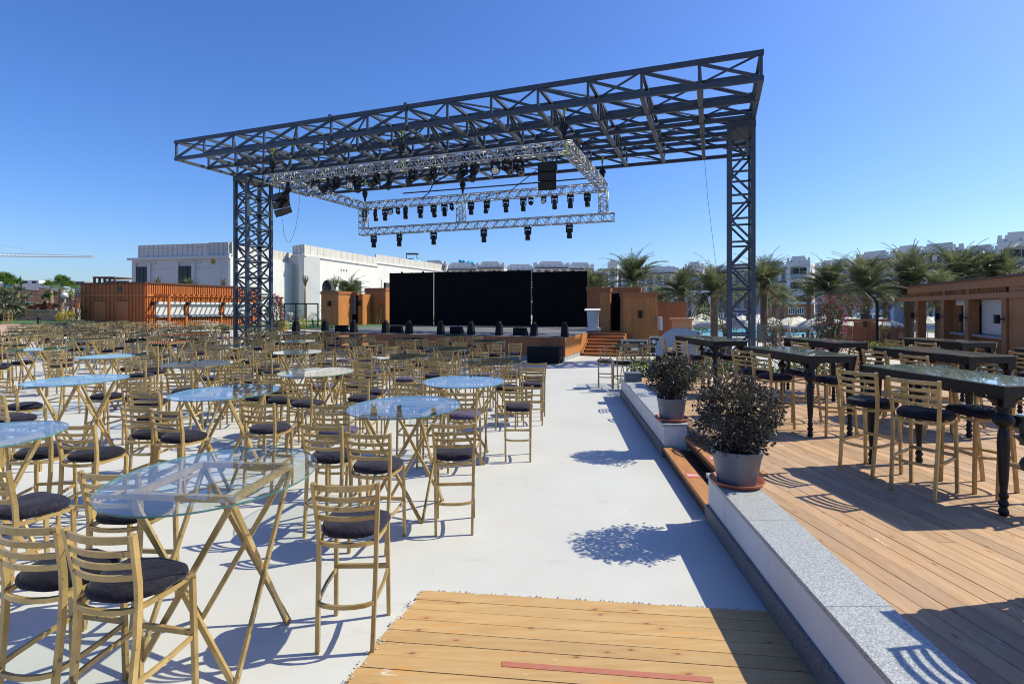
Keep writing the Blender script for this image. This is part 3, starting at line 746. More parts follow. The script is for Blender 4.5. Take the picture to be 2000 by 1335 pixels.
# ------------------------------------------------------------------ black console tables with turned legs on the deck
def console_meshes(L):
    d = {}; W = .68; H = 1.12
    b = MB(); z0, z1 = H - .150, H - .018
    for s in (-1, 1):
        b.bb(s * W / 2 - (.03 if s > 0 else 0), s * W / 2 + (0 if s > 0 else .03), -L / 2 + .03, L / 2 - .03, z0 + .045, z1)
        b.bb(-W / 2, W / 2, s * L / 2 - (.03 if s > 0 else 0), s * L / 2 + (0 if s > 0 else .03), z0 + .045, z1)
    d["apron"] = b.mesh("apron", "black_wood")
    for s in (-1, 1):
        b = MB()                               # carved scallops hanging under the long aprons
        n = int(L / .12)
        for i in range(n):
            y = -L / 2 + .12 + (L - .24) * i / (n - 1)
            b.lathe([(.001, -.03), (.034, -.012), (.042, .008)], 8, (s * (W / 2 - .016), y, z0 + .045)) if False else b.box((s * (W / 2 - .016), y, z0 + .032), (.022, .085, .03))
        d["carving_%d" % s] = b.mesh("carving", "black_wood")
    b = MB(); b.bb(-W / 2 - .012, W / 2 + .012, -L / 2 - .012, L / 2 + .012, z1, z1 + .006); d["board"] = b.mesh("top_board", "black_wood")
    b = MB(); b.bb(-W / 2 - .018, W / 2 + .018, -L / 2 - .018, L / 2 + .018, H - .0105, H); d["glass"] = b.mesh("glass_top", "console_glass")
    prof = [(.026, 0), (.034, .01), (.038, .035), (.030, .06), (.024, .075), (.036, .09), (.040, .105), (.030, .125), (.024, .14), (.033, .155), (.037, .17), (.028, .19), (.025, .21),
            (.033, .30), (.042, .50), (.046, .62), (.040, .70), (.030, .735), (.028, .75), (.050, .765), (.072, .79), (.078, .815), (.066, .845), (.042, .87), (.034, .885), (.046, .90), (.052, .92), (.040, .945)]
    d["leg"] = MB().lathe(prof, 14).box((0, 0, .99), (.105, .105, .12)).mesh("leg", "black_wood")
    b = MB()
    b.prism([(-.0, 0), (.0, 0)], 0, 0) if False else None
    for sx in (-1, 1):                          # shaped brackets beside the leg blocks
        b.add([(sx * .055, -.02, 1.0), (sx * .14, -.02, 1.0), (sx * .055, -.02, .93), (sx * .055, .02, 1.0), (sx * .14, .02, 1.0), (sx * .055, .02, .93)], [(0, 1, 2), (5, 4, 3), (0, 3, 4, 1), (1, 4, 5, 2), (2, 5, 3, 0)])
    d["bracket"] = b.mesh("bracket", "black_wood")
    return d, W
def console(x, y, L, label, z=DZ, rz=-4.0):
    d, W = CM.setdefault(round(L, 1), None) or CM.__setitem__(round(L, 1), console_meshes(L)) or CM[round(L, 1)]
    t = root("console_table", (x, y, z + .002), R(-rz), label=label, cat="table", group="black console tables on the deck")
    for k, n in (("apron", "apron"), ("carving_-1", "carving"), ("carving_1", "carving"), ("board", "top_board"), ("glass", "glass_top")): link(n, d[k], t)
    for sx in (-1, 1):
        for sy in (-1, 1):
            l = link("leg", d["leg"], t, loc=(sx * (W / 2 - .055), sy * (L / 2 - .06), 0))
            link("bracket", d["bracket"], l, loc=(0, 0, 0), rz=0)
    return t
CM = {}
def deck_chair(x, y, face, label): return chair(x, y, face, z=DZ, label=label, group="gold bar stools on the deck", purple=False, far=False)
# (left edge x, near y, far y)
cons = [(4.10, 4.53, 6.17, "long black console table with turned legs, front right on the deck"),
        (4.00, 7.32, 9.05, "black console table in the middle of the deck, second from the low wall's steps"),
        (3.88, 10.49, 12.5, "black console table at the far left corner of the deck, by the steel tower foot"),
        (6.0, 10.1, 11.7, "black console table at the back of the deck, in front of the bougainvillea"),
        (6.13, 7.25, 9.0, "black console table in the second column, behind the front right one"),
        (8.45, 10.1, 11.6, "black console table at the back right, in front of the wooden bar"),
        (8.20, 6.9, 8.7, "black console table cut by the right edge of the picture, beside the bar"),
        (3.20, 1.55, 3.34, "black console table cut by the lower right corner of the picture")]
for (x, y0, y1, lb) in cons: console(x + .34, (y0 + y1) / 2, y1 - y0, lb)
dch = [(4.00, 5.18, 56, "front right table, nearer left side stool"), (3.90, 5.80, 66, "front right table, farther left side stool"), (4.60, 5.30, -93, "front right table, right side stool with tufted cushion"), (4.66, 4.72, -88, "front right table, right side stool cut by the picture edge"),
       (3.90, 7.95, 80, "middle deck table, nearer left side stool"), (3.86, 8.55, 68, "middle deck table, farther left side stool"), (4.52, 7.55, -92, "middle deck table, nearer right side stool"), (4.55, 8.45, -85, "middle deck table, farther right side stool"),
       (3.66, 10.95, 70, "far left deck table, nearer left side stool"), (3.60, 11.9, 95, "far left deck table, farther left side stool"), (4.45, 10.95, -80, "far left deck table, nearer right side stool"), (4.45, 11.8, -95, "far left deck table, farther right side stool"),
       (5.85, 10.5, 80, "bougainvillea table, left side stool"), (6.6, 10.6, -88, "bougainvillea table, nearer right side stool"), (6.6, 11.3, -80, "bougainvillea table, farther right side stool"),
       (5.95, 7.65, 82, "second column table, nearer left side stool"), (5.92, 8.45, 80, "second column table, farther left side stool"), (6.72, 7.7, -92, "second column table, nearer right side stool"), (6.72, 8.5, -88, "second column table, farther right side stool"),
       (8.25, 10.4, 82, "table by the bar, nearer left side stool"), (8.22, 11.2, 80, "table by the bar, farther left side stool"), (9.1, 10.5, -90, "table by the bar, right side stool"),
       (7.98, 8.1, 84, "picture edge table, left side stool"), (3.17, 2.76, 86, "lower right corner table, stool cut by the picture edge")]
for (x, y, a, lb) in dch:
    c = deck_chair(x, y, a + rnd.uniform(-4, 4), None)
    c["label"] = "gold black-cushioned stool, " + lb
chair(5.1, 16.0, 70, wheel=True, far=False, label="gold wheel-back bar stool behind the far left deck table")
chair(6.7, 16.4, -75, wheel=True, far=False, label="gold wheel-back bar stool beside the round glass table behind the deck")
TABLES[28][2]["label"] = "round glass table behind the far left deck table, beside the tower"
# ------------------------------------------------------------------ stage frame of reference: s to the right along the front, d into depth
SA = R(20.7); ES = (math.cos(SA), -math.sin(SA)); ED = (math.sin(SA), math.cos(SA))
def sw(s, d, z=0.0): return Vector((ES[0] * s + ED[0] * d, ES[1] * s + ED[1] * d, z))
def s_at(px, d):
    r = (px - CX) / F
    return (r * ED[1] * d - ED[0] * d) / (ES[0] - r * ES[1])
def sroot(name, s, d, z=0.0, a=0.0, **kw): return root(name, sw(s, d, z), -SA + a, **kw)

# ------------------------------------------------------------------ steel canopy on two lattice towers
S0, S1, D0, D1, ZB, ZT = -26.2, 1.5, 19.85, 29.4, 9.88, 10.93
can = sroot("stage_canopy", 0, 0, label="dark slate steel canopy of lattice trusses on two towers over the stage", cat="canopy")
can.location = sw((S0 + S1) / 2, 24.4); oS, oD = (S0 + S1) / 2, 24.4
def L3(s, d, z): return (s - oS, d - oD, z)
NS, ND = 14, 5
ss = [S0 + (S1 - S0) * i / NS for i in range(NS + 1)]; dd = [D0 + (D1 - D0) * j / ND for j in range(ND + 1)]
CH_ = .17
def mesh_bar(p, q, w, h=None, up=(0, 0, 1)):
    """a bar as a shared-size mesh placed by its own object"""
    return MB().bar(p, q, w, h, up=up)
for j, d in enumerate(dd):
    b = MB(); b.bar(L3(S0 - .08, d, ZB + CH_ / 2), L3(S1 + .08, d, ZB + CH_ / 2), .13, CH_); b.bar(L3(S0 - .08, d, ZT - CH_ / 2), L3(S1 + .08, d, ZT - CH_ / 2), .13, CH_)
    tr = b.build("long_truss", "steel", can)
    for i in range(NS + 1):
        MB().bar(L3(ss[i], d, ZB + CH_), L3(ss[i], d, ZT - CH_), .09, .09, up=(0, 1, 0)).build("upright", "steel", tr)
        if i < NS:
            a, c = (ss[i], ss[i + 1])
            if i < NS / 2: p, q_ = L3(a + .06, d, ZB + CH_), L3(c - .06, d, ZT - CH_)
            else: p, q_ = L3(a + .06, d, ZT - CH_), L3(c - .06, d, ZB + CH_)
            MB().bar(p, q_, .09, .095).build("diagonal", "steel", tr)
for i, s in enumerate(ss):
    b = MB()
    for j in range(ND):
        b.bar(L3(s, dd[j] + .066, ZB + .075), L3(s, dd[j + 1] - .066, ZB + .075), .17, .12); b.bar(L3(s, dd[j] + .066, ZT - .075), L3(s, dd[j + 1] - .066, ZT - .075), .12, .12)
    tr = b.build("cross_truss", "steel", can)
    for j in range(ND):
        if j % 2 == 0: p, q_ = L3(s, dd[j] + .07, ZB + .14), L3(s, dd[j + 1] - .07, ZT - .14)
        else: p, q_ = L3(s, dd[j] + .07, ZT - .14), L3(s, dd[j + 1] - .07, ZB + .14)
        MB().bar(p, q_, .19, .06).build("diagonal", "steel", tr)
for i in range(NS):                          # web diagonals the other way in every second long truss, and plan bracing
    for j in range(ND):
        if (i + j) % 2 == 0: MB().bar(L3(ss[i] + .1, dd[j] + .1, ZT - .10), L3(ss[i + 1] - .1, dd[j + 1] - .1, ZT - .10), .06, .06).build("plan_brace", "steel", can)
        else: MB().bar(L3(ss[i] + .1, dd[j + 1] - .1, ZT - .10), L3(ss[i + 1] - .1, dd[j] + .1, ZT - .10), .06, .06).build("plan_brace", "steel", can)
        if j % 2 == 1 and 0 < i: MB().bar(L3(ss[i], dd[j] + .07, ZT - .14), L3(ss[i], dd[j + 1] - .07, ZB + .14) if False else L3(ss[i], (dd[j] + dd[j + 1]) / 2, ZB + .14), .09, .05).build("web_strut", "steel", can)
for i in range(0, NS, 1):                    # plan bracing of rods in the upper plane, towards the back
    j = 2 + i % 3
    if j < ND: MB().bar(L3(ss[i] + .1, dd[j] + .1, ZB + .13), L3(ss[i + 1] - .1, dd[j + 1] - .1, ZB + .13), .04, .03).build("plan_brace", "steel", can)
for (s, d) in ((S0 + .5 * (S1 - S0), D0), (S0 + 5 * (S1 - S0) / NS, D0)):      # bolted splices on the front chord
    for z in (ZB + CH_ / 2, ZT - CH_ / 2): MB().bb(-.06, .06, -.09, .09, -.16, .16).build("splice_plate", "steel", can, loc=L3(s, d - .03, z))
def tower(s0, s1, d0, d1, n, name):
    tw = MB()
    cs = [(s0, d0), (s1, d0), (s1, d1), (s0, d1)]
    tr = None
    b = MB()
    for (s, d) in cs: b.bar(L3(s, d, .06), L3(s, d, ZB), .17, .17)
    b.bb(s0 - oS - .18, s1 - oS + .18, d0 - oD - .18, d1 - oD + .18, .03, .07)
    tr = b.build(name, "steel", can)
    H = (ZB - .3) / n
    for k in range(n):
        za, zb = .15 + k * H, .15 + (k + 1) * H
        for f in range(4):
            p, q_ = cs[f], cs[(f + 1) % 4]
            wide = f % 2 == 1
            MB().bar(L3(*p, za), L3(*q_, za), .08, .08).build("rung", "steel", tr)
            if wide and True:
                MB().bar(L3(*p, za), L3(*q_, zb), .085, .085).build("diagonal", "steel", tr)
                MB().bar(L3(*q_, za), L3(*p, zb), .065, .065).build("diagonal", "steel", tr)
            else:
                if (k + f // 2) % 2 == 0: MB().bar(L3(*p, za), L3(*q_, zb), .085, .085).build("diagonal", "steel", tr)
                else: MB().bar(L3(*q_, za), L3(*p, zb), .085, .085).build("diagonal", "steel", tr)
    MB().bb(s0 - oS - .1, s1 - oS + .1, d0 - oD - .1, d1 - oD + .1, ZB - .30, ZB - .02).build("head_beam", "steel", tr)
    return tr
tower(.62, 1.5, 23.75, 25.65, 10, "tower")
tower(-26.0, -25.1, 23.35, 25.1, 10, "tower")

# ------------------------------------------------------------------ aluminium lighting truss
def box_truss(p, q, w, n, name, parent, off):
    """four tubes with zig-zag bracing; p, q in stage coordinates (s, d, z)"""
    p, q = Vector(p) - off, Vector(q) - off
    d = (q - p).normalized(); up = Vector((0, 0, 1)) if abs(d.z) < .9 else Vector((1, 0, 0))
    a = d.cross(up).normalized() * (w / 2); c = a.cross(d).normalized() * (w / 2)
    cor = [a + c, a - c, -a - c, -a + c]
    b = MB()
    for e in cor: b.tube([p + e, q + e], .026, 6)
    t = b.build(name, "alu", parent)
    L = (q - p).length; n = max(2, n); b = MB()
    for i in range(n + 1):
        for f in range(4):
            e0, e1 = cor[f], cor[(f + 1) % 4]; x = p + (q - p) * (i / n)
            if i % 2 == 0: b.tube([x + e0, x + e1], .013, 4)
            if i < n:
                y = p + (q - p) * ((i + 1) / n)
                if (i + f) % 2: b.tube([x + e0, y + e1], .013, 4)
                else: b.tube([x + e1, y + e0], .013, 4)
    b.build("bracing", "alu", t)
    return t
TS0, TS1, TD0, TD1, TZ, TZL = -20.0, -5.3, 20.0, 27.3, 8.41, 6.85
rig = sroot("lighting_truss", (TS0 + TS1) / 2, (TD0 + TD1) / 2, label="silver aluminium box truss frame hanging under the steel canopy", cat="lighting truss")
off = Vector(((TS0 + TS1) / 2, (TD0 + TD1) / 2, 0))
tw_ = .40
box_truss((TS0 - .2, TD0, TZ), (TS1 + .2, TD0, TZ), tw_, 50, "front_span", rig, off)
box_truss((TS0 - .2, TD1, TZ), (TS1 + .2, TD1, TZ), tw_, 50, "back_span", rig, off)
box_truss((TS0, TD0 + .2, TZ), (TS0, TD1 - .2, TZ), tw_, 22, "side_span", rig, off)
box_truss((TS1, TD0 + .2, TZ), (TS1, TD1 - .2, TZ), tw_, 22, "side_span", rig, off)
box_truss((TS0 - .2, TD1, TZL), (TS1 + .55, TD1, TZL), tw_, 52, "lower_span", rig, off)
for s in (TS0, -13.4, TS1): box_truss((s, TD1, TZ - .2), (s, TD1, TZL + .2), tw_, 6, "hanger", rig, off)
RIG_ROT = -SA
# chain hoists with slings from the canopy
def hoist(s, d, k, lab):
    o = sroot("chain_hoist", s, d, TZ, label=lab, cat="chain hoist", group="chain hoists under the canopy")
    MB().tube([(0, 0, ZB - TZ), (0, 0, .22)], .022, 5).build("chain", "black_metal", o)
    b = MB(); b.bb(-.10, .10, -.09, .09, .55, .98).bb(-.16, .16, -.05, .05, .70, .88).cyl((0, 0, .55), (0, 0, .30), .085, .05, 8); b.build("motor", "black_metal", o)
    b = MB(); b.bar((-.02, 0, ZB - TZ - .25), (.04, 0, ZB - TZ + .18), .10, .02); b.bar((.05, 0, .22), (.12, 0, -.26), .07, .02); b.bar((.12, 0, -.26), (-.10, .05, -.22), .06, .02); b.build("sling", "sling_green", o)
hs = [(TS0 + .1, TD0, "front left corner"), (s_at(785, TD0), TD0, "front middle"), (TS1 - .1, TD0, "front right corner"), (TS0 + .1, TD1, "back left corner"), (-13.3, TD1, "back middle"), (TS1 - .05, TD1, "back right corner")]
for k, (s, d, lb) in enumerate(hs): hoist(s, d, k, "black chain hoist with yellow-green sling at the %s of the silver truss" % lb)

# ------------------------------------------------------------------ stage lights
def mover_meshes():
    d = {}
    d["clamp"] = MB().bb(-.16, .16, -.055, .055, -.10, -.03).bb(-.10, -.06, -.03, .03, -.03, .05).bb(.06, .10, -.03, .03, -.03, .05).mesh("clamp_base", "black_metal")
    d["yoke"] = MB().bb(-.15, -.115, -.05, .05, -.36, -.10).bb(.115, .15, -.05, .05, -.36, -.10).bb(-.15, .15, -.05, .05, -.13, -.10).mesh("yoke", "black_metal")
    d["head"] = MB().lathe([(.06, .14), (.095, .12), (.105, .02), (.10, -.12), (.115, -.14), (.115, -.30), (.10, -.32)], 12, (0, 0, 0)).mesh("lamp_head", "black_metal")
    d["lens"] = MB().lathe([(.001, -.318), (.098, -.322)], 12, cap=False).mesh("lens", "lens")
    d["par"] = MB().lathe([(.03, .12), (.08, .10), (.11, .0), (.135, -.06), (.14, -.10), (.125, -.10), (.06, .06)], 14, cap=False).mesh("can", "black_metal")
    d["bowl"] = MB().lathe([(.001, .02), (.05, .01), (.10, -.05), (.12, -.085)], 14, cap=False).mesh("reflector", "reflector")
    return d
LM = mover_meshes()
def mover(s, d, z, tilt, turn, lab, par=False, sc_=1.0):
    o = sroot("stage_light", s, d, z, turn, label=lab, cat="stage light", group="stage lights on the silver truss")
    o.scale = (sc_, sc_, sc_)
    link("clamp_base", LM["clamp"], o)
    y = link("yoke", LM["yoke"], o)
    h = link("lamp_head" if not par else "can", LM["head" if not par else "par"], o, loc=(0, 0, -.30)); h.rotation_euler = (tilt, 0, 0)
    if par: link("reflector", LM["bowl"], h)
    else: link("lens", LM["lens"], h)
zb = TZ - .24
up_px = [712, 733, 752, 763, 777, 792, 821, 847, 868, 882, 920, 951, 988, 1022, 1037, 1062, 1083, 1114, 1147]
N2 = ["first", "second", "third", "fourth", "fifth", "sixth", "seventh", "eighth", "ninth", "tenth", "eleventh", "twelfth", "thirteenth", "fourteenth", "fifteenth", "sixteenth", "seventeenth", "eighteenth", "nineteenth"]
for i, px in enumerate(up_px):
    par = i in (3, 4, 9, 14, 15)
    mover(s_at(px, TD1), TD1, zb, R(rnd.uniform(-25, 25)) if not par else R(75 * rnd.choice((-1, 1))), R(rnd.uniform(-40, 40)), "black stage light, %s from left on the upper back truss" % N2[i], par, 1.15 if not par else .9)
for i, px in enumerate([730, 780, 847, 945, 1031, 1112]):
    mover(s_at(px, TD1), TD1, TZL - .24, R(rnd.uniform(-5, 5)), R(rnd.uniform(-20, 20)), "black moving-head light, %s from left on the lowest truss" % N2[i], False, 1.2)
fr = [(562, 0), (617, 1), (641, 0), (657, 0), (684, 1), (697, 0), (735, 0), (762, 0), (806, 0), (846, 0), (905, 0), (926, 0), (967, 1), (990, 0), (1012, 0)]
for i, (px, par) in enumerate(fr):
    mover(s_at(px, TD0), TD0, zb, R(rnd.uniform(-70, -20)) if not par else R(-62), R(rnd.uniform(-60, 60)) if not par else R(25), "black stage light, %s from left on the front truss" % N2[i], bool(par), 1.25)
# hanging speakers
def speaker(s, d, z, lab, tiltx, turn, n):
    o = sroot("hanging_speaker", s, d, z, turn, label=lab, cat="loudspeaker", group="loudspeakers hung from the front truss")
    MB().bar((-.2, 0, .62), (-.2, 0, .0), .03).bar((.2, 0, .62), (.2, 0, .0), .03).bb(-.30, .30, -.12, .12, -.04, .0).build("bracket", "black_metal", o)
    z0 = -.05; y0 = 0; t = R(2)
    for k in range(n):
        c = MB(); hh = .34
        c.add([(-.36, -.30, 0), (.36, -.30, 0), (.30, .28, 0), (-.30, .28, 0), (-.36, -.30, -hh), (.36, -.30, -hh), (.30, .28, -hh + .06), (-.30, .28, -hh + .06)], [(0, 1, 2, 3), (7, 6, 5, 4), (4, 5, 1, 0), (5, 6, 2, 1), (6, 7, 3, 2), (7, 4, 0, 3)])
        e = c.build("cabinet", "speaker_black", o, loc=(0, y0, z0)); e.rotation_euler = (t, 0, 0)
        MB().bb(-.33, .33, -.312, -.302, -hh + .03, -.03).build("grille", "black_metal", e)
        z0 -= (hh + .006) * math.cos(t); y0 += hh * math.sin(t); t += tiltx
speaker(s_at(549, 20.6), 20.6, TZ - .55, "black curved line-array speaker at the left end of the front truss", R(9), R(-22), 3)
speaker(s_at(1070, 20.3), 20.3, TZ - .45, "black line-array speaker hanging near the right end of the front truss", R(3), R(10), 3)
# cables
def cable(pts, r, lab, m="cable_black"):
    p0 = Vector(pts[0]); MB().tube([Vector(p) - p0 for p in pts], r, 5).build("cable", m, loc=p0, label=lab, cat="cable")
a, b_ = sw(s_at(552, 20.6), 20.6, 6.6), sw(s_at(586, 21.2), 21.2, 8.1)
pts = []
for i in range(21):
    t = i / 20; p = a.lerp(b_, t); p.z -= 1.75 * (1 - (2 * t - 1) ** 2) ** .6 if 0 < t < 1 else 0; pts.append(p)
cable(pts, .008, "thin cable looping down from the left line-array speaker")
cable([sw(s_at(787, 24.5), 24.5, 8.3), sw(s_at(1000, 24.5), 24.5, 8.25), sw(s_at(1145, 24.5), 24.5, 8.25)], .035, "long straight black rod hanging below the canopy")
cable([sw(s_at(860, TD0), TD0, 8.1), sw(s_at(838, 24), 24, 8.1), sw(s_at(822, TD1), TD1, 8.55)], .03, "black cable slanting from the front truss to the back truss")
cable([sw(s_at(1060, 20.3), 20.3, 7.9), sw(s_at(1000, 24), 24, 7.9), sw(s_at(930, TD1), TD1, 8.3)], .02, "thin cable running from the right speaker to the back truss")
cable([sw(s_at(1372, 25), 25, ZB), sw(s_at(1382, 25.4), 25.4, 7.2), sw(s_at(1397, 26), 26, 4.4), sw(s_at(1408, 26.6), 26.6, 3.0)], .008, "thin wire hanging from the canopy beside the right tower")

# ------------------------------------------------------------------ stage platform
PS0, PS1, PD0, PD1, PH = -20.8, -5.83, 21.64, 33.2, 1.0
stg = sroot("stage", (PS0 + PS1) / 2, (PD0 + PD1) / 2, label="raised stage with orange-brown boarded front and dark floor", cat="stage")
hw, hd = (PS1 - PS0) / 2, (PD1 - PD0) / 2
MB().bb(-hw + .02, hw - .02, -hd + .02, hd - .02, .15, PH - .03).build("core", "dark_trim", stg)
MB().bb(-hw, hw, -hd, hd, .002, .19).build("plinth", "plinth", stg)
nx, ny = 8, 6
for i in range(nx):
    for j in range(ny):
        x0, x1 = -hw + 2 * hw * i / nx, -hw + 2 * hw * (i + 1) / nx; y0, y1 = -hd + 2 * hd * j / ny, -hd + 2 * hd * (j + 1) / ny
        MB().bb(x0 + .004, x1 - .004, y0 + .004, y1 - .004, PH - .028, PH + rnd.uniform(-.003, .001)).build("floor_panel", "stage_floor", stg)
nb = 100
for i in range(nb):
    x0 = -hw + 2 * hw * i / nb
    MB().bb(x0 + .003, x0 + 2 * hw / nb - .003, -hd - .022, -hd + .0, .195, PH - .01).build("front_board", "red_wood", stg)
for i in range(36):
    y0 = -hd + 2 * hd * i / 77
    MB().bb(hw, hw + .022, y0 + .003, y0 + 2 * hd / 77 - .003, .195, PH - .01).build("side_board", "orange_wood", stg)
# stage stairs
sta = sroot("stage_stairs", PS1 + .95, 25.6, label="orange wooden stairs at the right end of the stage", cat="stairs")
for k in range(7):
    z = PH * (k + 1) / 7; y = -1.2 + k * .30
    MB().bb(-.82, .82, y, y + .32, z - .05, z).build("tread", "orange_wood", sta)
    MB().bb(-.80, .80, y + .04, y + .06, max(0, z - PH / 7) + .004, z - .05).build("riser_infill", "red_wood", sta)
for x in (-.88, .84):
    MB().add([(x, -1.2, 0), (x + .04, -1.2, 0), (x + .04, .9, 0), (x, .9, 0), (x, -1.2, .16), (x + .04, -1.2, .16), (x + .04, .9, 1.03), (x, .9, 1.03)], [(0, 3, 2, 1), (4, 5, 6, 7), (0, 1, 5, 4), (1, 2, 6, 5), (2, 3, 7, 6), (3, 0, 4, 7)]).build("stringer", "orange_wood", sta)
MB().bb(-.86, .86, .9, 3.4, PH - .05, PH - .002).build("landing", "orange_wood", sta)

# black backdrops
def backdrop(pxa, pxb, Ya, Yb, zt, lab):
    a, b = at(pxa, Ya), at(pxb, Yb); c = (a + b) / 2; L = (b - a).length; rz = math.atan2(b.y - a.y, b.x - a.x)
    o = root("backdrop_screen", (c.x, c.y, PH + .002), rz, label=lab, cat="backdrop", group="black backdrop screens on the stage")
    MB().bb(-L / 2, L / 2, -.03, .03, .01, zt - PH).build("cloth", "black_cloth", o)
    n = max(2, round(L / 1.9))
    for i in range(n + 1):
        x = -L / 2 + .06 + (L - .12) * i / n
        MB().bb(x - .03, x + .03, .035, .10, 0, zt - PH + .02).build("post", "black_metal", o)
        if i < n: MB().lathe([(.07, -.01), (.09, .04), (.03, .10)], 8, (x + .9, 0, zt - PH)).build("clip", "black_metal", o)
    MB().bar((-L / 2, .07, zt - PH - .05), (L / 2, .07, zt - PH - .05), .05).build("top_rail", "black_metal", o)
backdrop(761, 846.6, 37.2, 36.2, 4.62, "black backdrop screen, narrowest, on the left of the stage")
backdrop(848, 1037, 36.2, 34.6, 4.62, "wide black backdrop screen in the middle of the stage")
backdrop(1040, 1147, 34.5, 33.4, 4.52, "black backdrop screen on the right of the stage, beside the lectern")

# things standing on the stage edge
def cone_light(s, d, lab):
    o = sroot("stage_effect_machine", s, d, PH + .002, label=lab, cat="stage machine", group="black effect machines along the stage edge"); o.scale = (.86, .86, .9)
    b = MB(); b.add([(-.17, -.17, 0), (.17, -.17, 0), (.17, .17, 0), (-.17, .17, 0), (-.135, -.135, .56), (.135, -.135, .56), (.135, .135, .56), (-.135, .135, .56)], [(0, 3, 2, 1), (4, 5, 6, 7), (0, 1, 5, 4), (1, 2, 6, 5), (2, 3, 7, 6), (3, 0, 4, 7)])
    b.build("housing", "speaker_black", o)
    MB().lathe([(.13, .562), (.115, .63), (.075, .67), (.03, .68)], 12).build("nozzle_cap", "black_metal", o)
    MB().bar((-.11, 0, .70), (-.11, 0, .565), .02).bar((.11, 0, .70), (.11, 0, .565), .02).bar((-.12, 0, .71), (.12, 0, .71), .02).build("handle", "black_metal", o)

for i, px in enumerate([578, 635, 691, 753, 799, 861, 920, 975, 1043, 1103]):
    cone_light(s_at(px, PD0 + .45), PD0 + .45, "black square effect machine, %s from left along the stage edge" % N2[i])
def monitor(s, d, lab):
    o = sroot("stage_monitor", s, d, PH + .002, R(rnd.uniform(-12, 12)), label=lab, cat="loudspeaker", group="floor monitors on the stage"); o.scale = (.78, .78, .78)
    MB().add([(-.38, -.26, 0), (.38, -.26, 0), (.38, .26, 0), (-.38, .26, 0), (-.38, -.22, .42), (.38, -.22, .42), (.38, .02, .42), (-.38, .02, .42)], [(0, 3, 2, 1), (4, 5, 6, 7), (0, 1, 5, 4), (1, 2, 6, 5), (2, 3, 7, 6), (3, 0, 4, 7)]).build("cabinet", "speaker_black", o)
    MB().bb(-.30, -.10, -.245, -.235, .12, .30).build("handle_cup", "black_metal", o)
for px, lb in ((668, "left part"), (775, "left middle"), (893, "middle"), (1017, "right part")):
    monitor(s_at(px, PD0 + 1.0), PD0 + 1.0, "black wedge monitor lying on the %s of the stage edge" % lb)
o = root("lectern", sw(s_at(1158, 29.5), 29.5, PH + .002), -SA + R(10), label="white lectern beside the right backdrop screen", cat="lectern")
MB().bb(-.40, .40, -.28, .28, 0, .12).build("base", "lectern_white", o)
MB().add([(-.26, -.16, .12), (.30, -.16, .12), (.30, .16, .12), (-.26, .16, .12), (-.34, -.16, 1.05), (.34, -.16, 1.05), (.34, .16, 1.05), (-.34, .16, 1.05)], [(0, 3, 2, 1), (4, 5, 6, 7), (0, 1, 5, 4), (1, 2, 6, 5), (2, 3, 7, 6), (3, 0, 4, 7)]).build("column", "lectern_white", o)
MB().add([(-.45, -.30, 1.05), (.45, -.30, 1.05), (.45, .30, 1.14), (-.45, .30, 1.14), (-.45, -.30, 1.09), (.45, -.30, 1.09), (.45, .30, 1.18), (-.45, .30, 1.18)], [(0, 3, 2, 1), (4, 5, 6, 7), (0, 1, 5, 4), (1, 2, 6, 5), (2, 3, 7, 6), (3, 0, 4, 7)]).build("top", "lectern_white", o)
# subwoofer on the floor
o = sroot("subwoofer", s_at(1065, 20.75), 20.75, .002, label="large black subwoofer cabinet on the white floor before the stage", cat="loudspeaker")
MB().bb(-.66, .66, -.34, .34, .02, .66).build("cabinet", "speaker_black", o)
MB().bb(-.62, .62, -.352, -.342, .06, .62).build("grille", "speaker_black", o)
for z in (.22, .46): MB().bb(.662, .67, -.12, .12, z - .05, z + .05).build("handle", "black_metal", o)

# ------------------------------------------------------------------ backstage booths
def booth(px0, px1, Y, z0, z1, depth, a, lab, m="orange_wood", lamp=True, side_m=None, trim=True):
    c0, c1 = at(px0, Y), at(px1, Y)
    W = (c1 - c0).length; c = (c0 + c1) / 2
    o = root("backstage_booth", (c.x, c.y, z0 + .002), a, label=lab, cat="booth", group="orange wooden booths around the stage")
    h = z1 - z0
    MB().bb(-W / 2 + .03, W / 2 - .03, .03, depth, 0, h - .05).build("core", "dark_trim", o)
    n = max(3, round(W / .17))
    for i in range(n):
        x0 = -W / 2 + W * i / n; MB().bb(x0 + .002, x0 + W / n - .002, 0, .026, 0, h).build("front_board", m, o)
    n = max(3, round(depth / .25))
    for sx in (-1, 1):
        for i in range(n):
            y0 = .03 + (depth - .03) * i / n; x = sx * W / 2
            MB().bb(min(x, x - sx * .026), max(x, x - sx * .026), y0 + .002, y0 + (depth - .03) / n - .002, 0, h).build("side_board", side_m or m, o)
    if trim: MB().bb(-W / 2 - .04, W / 2 + .04, -.04, depth + .04, h, h + .22).build("roof_trim", "red_wood", o)
    if lamp:
        l = MB().bb(-.09, .09, -.14, -.01, h * .62, h * .62 + .36).build("wall_lamp", "black_metal", o)
    return o
booth(624, 664, 37.0, PH, 3.15, 2.2, R(-18), "wooden booth with black wall lamp at the stage's far left", "orange_wood")
booth(697, 709, 38.2, PH, 3.2, 1.0, R(-18), "narrow bright orange panel beside the grey doorway on stage left", "orange_wood", lamp=True, trim=False)
booth(709, 757, 39.3, PH, 3.45, 2.0, R(-22), "tall orange booth with diagonal shadow beside the left backdrop", "orange_wood", lamp=False)
o = root("door_panel", at(682, 38.3, PH + .002), R(-18), label="dark grey door in the stage left booth", cat="door")
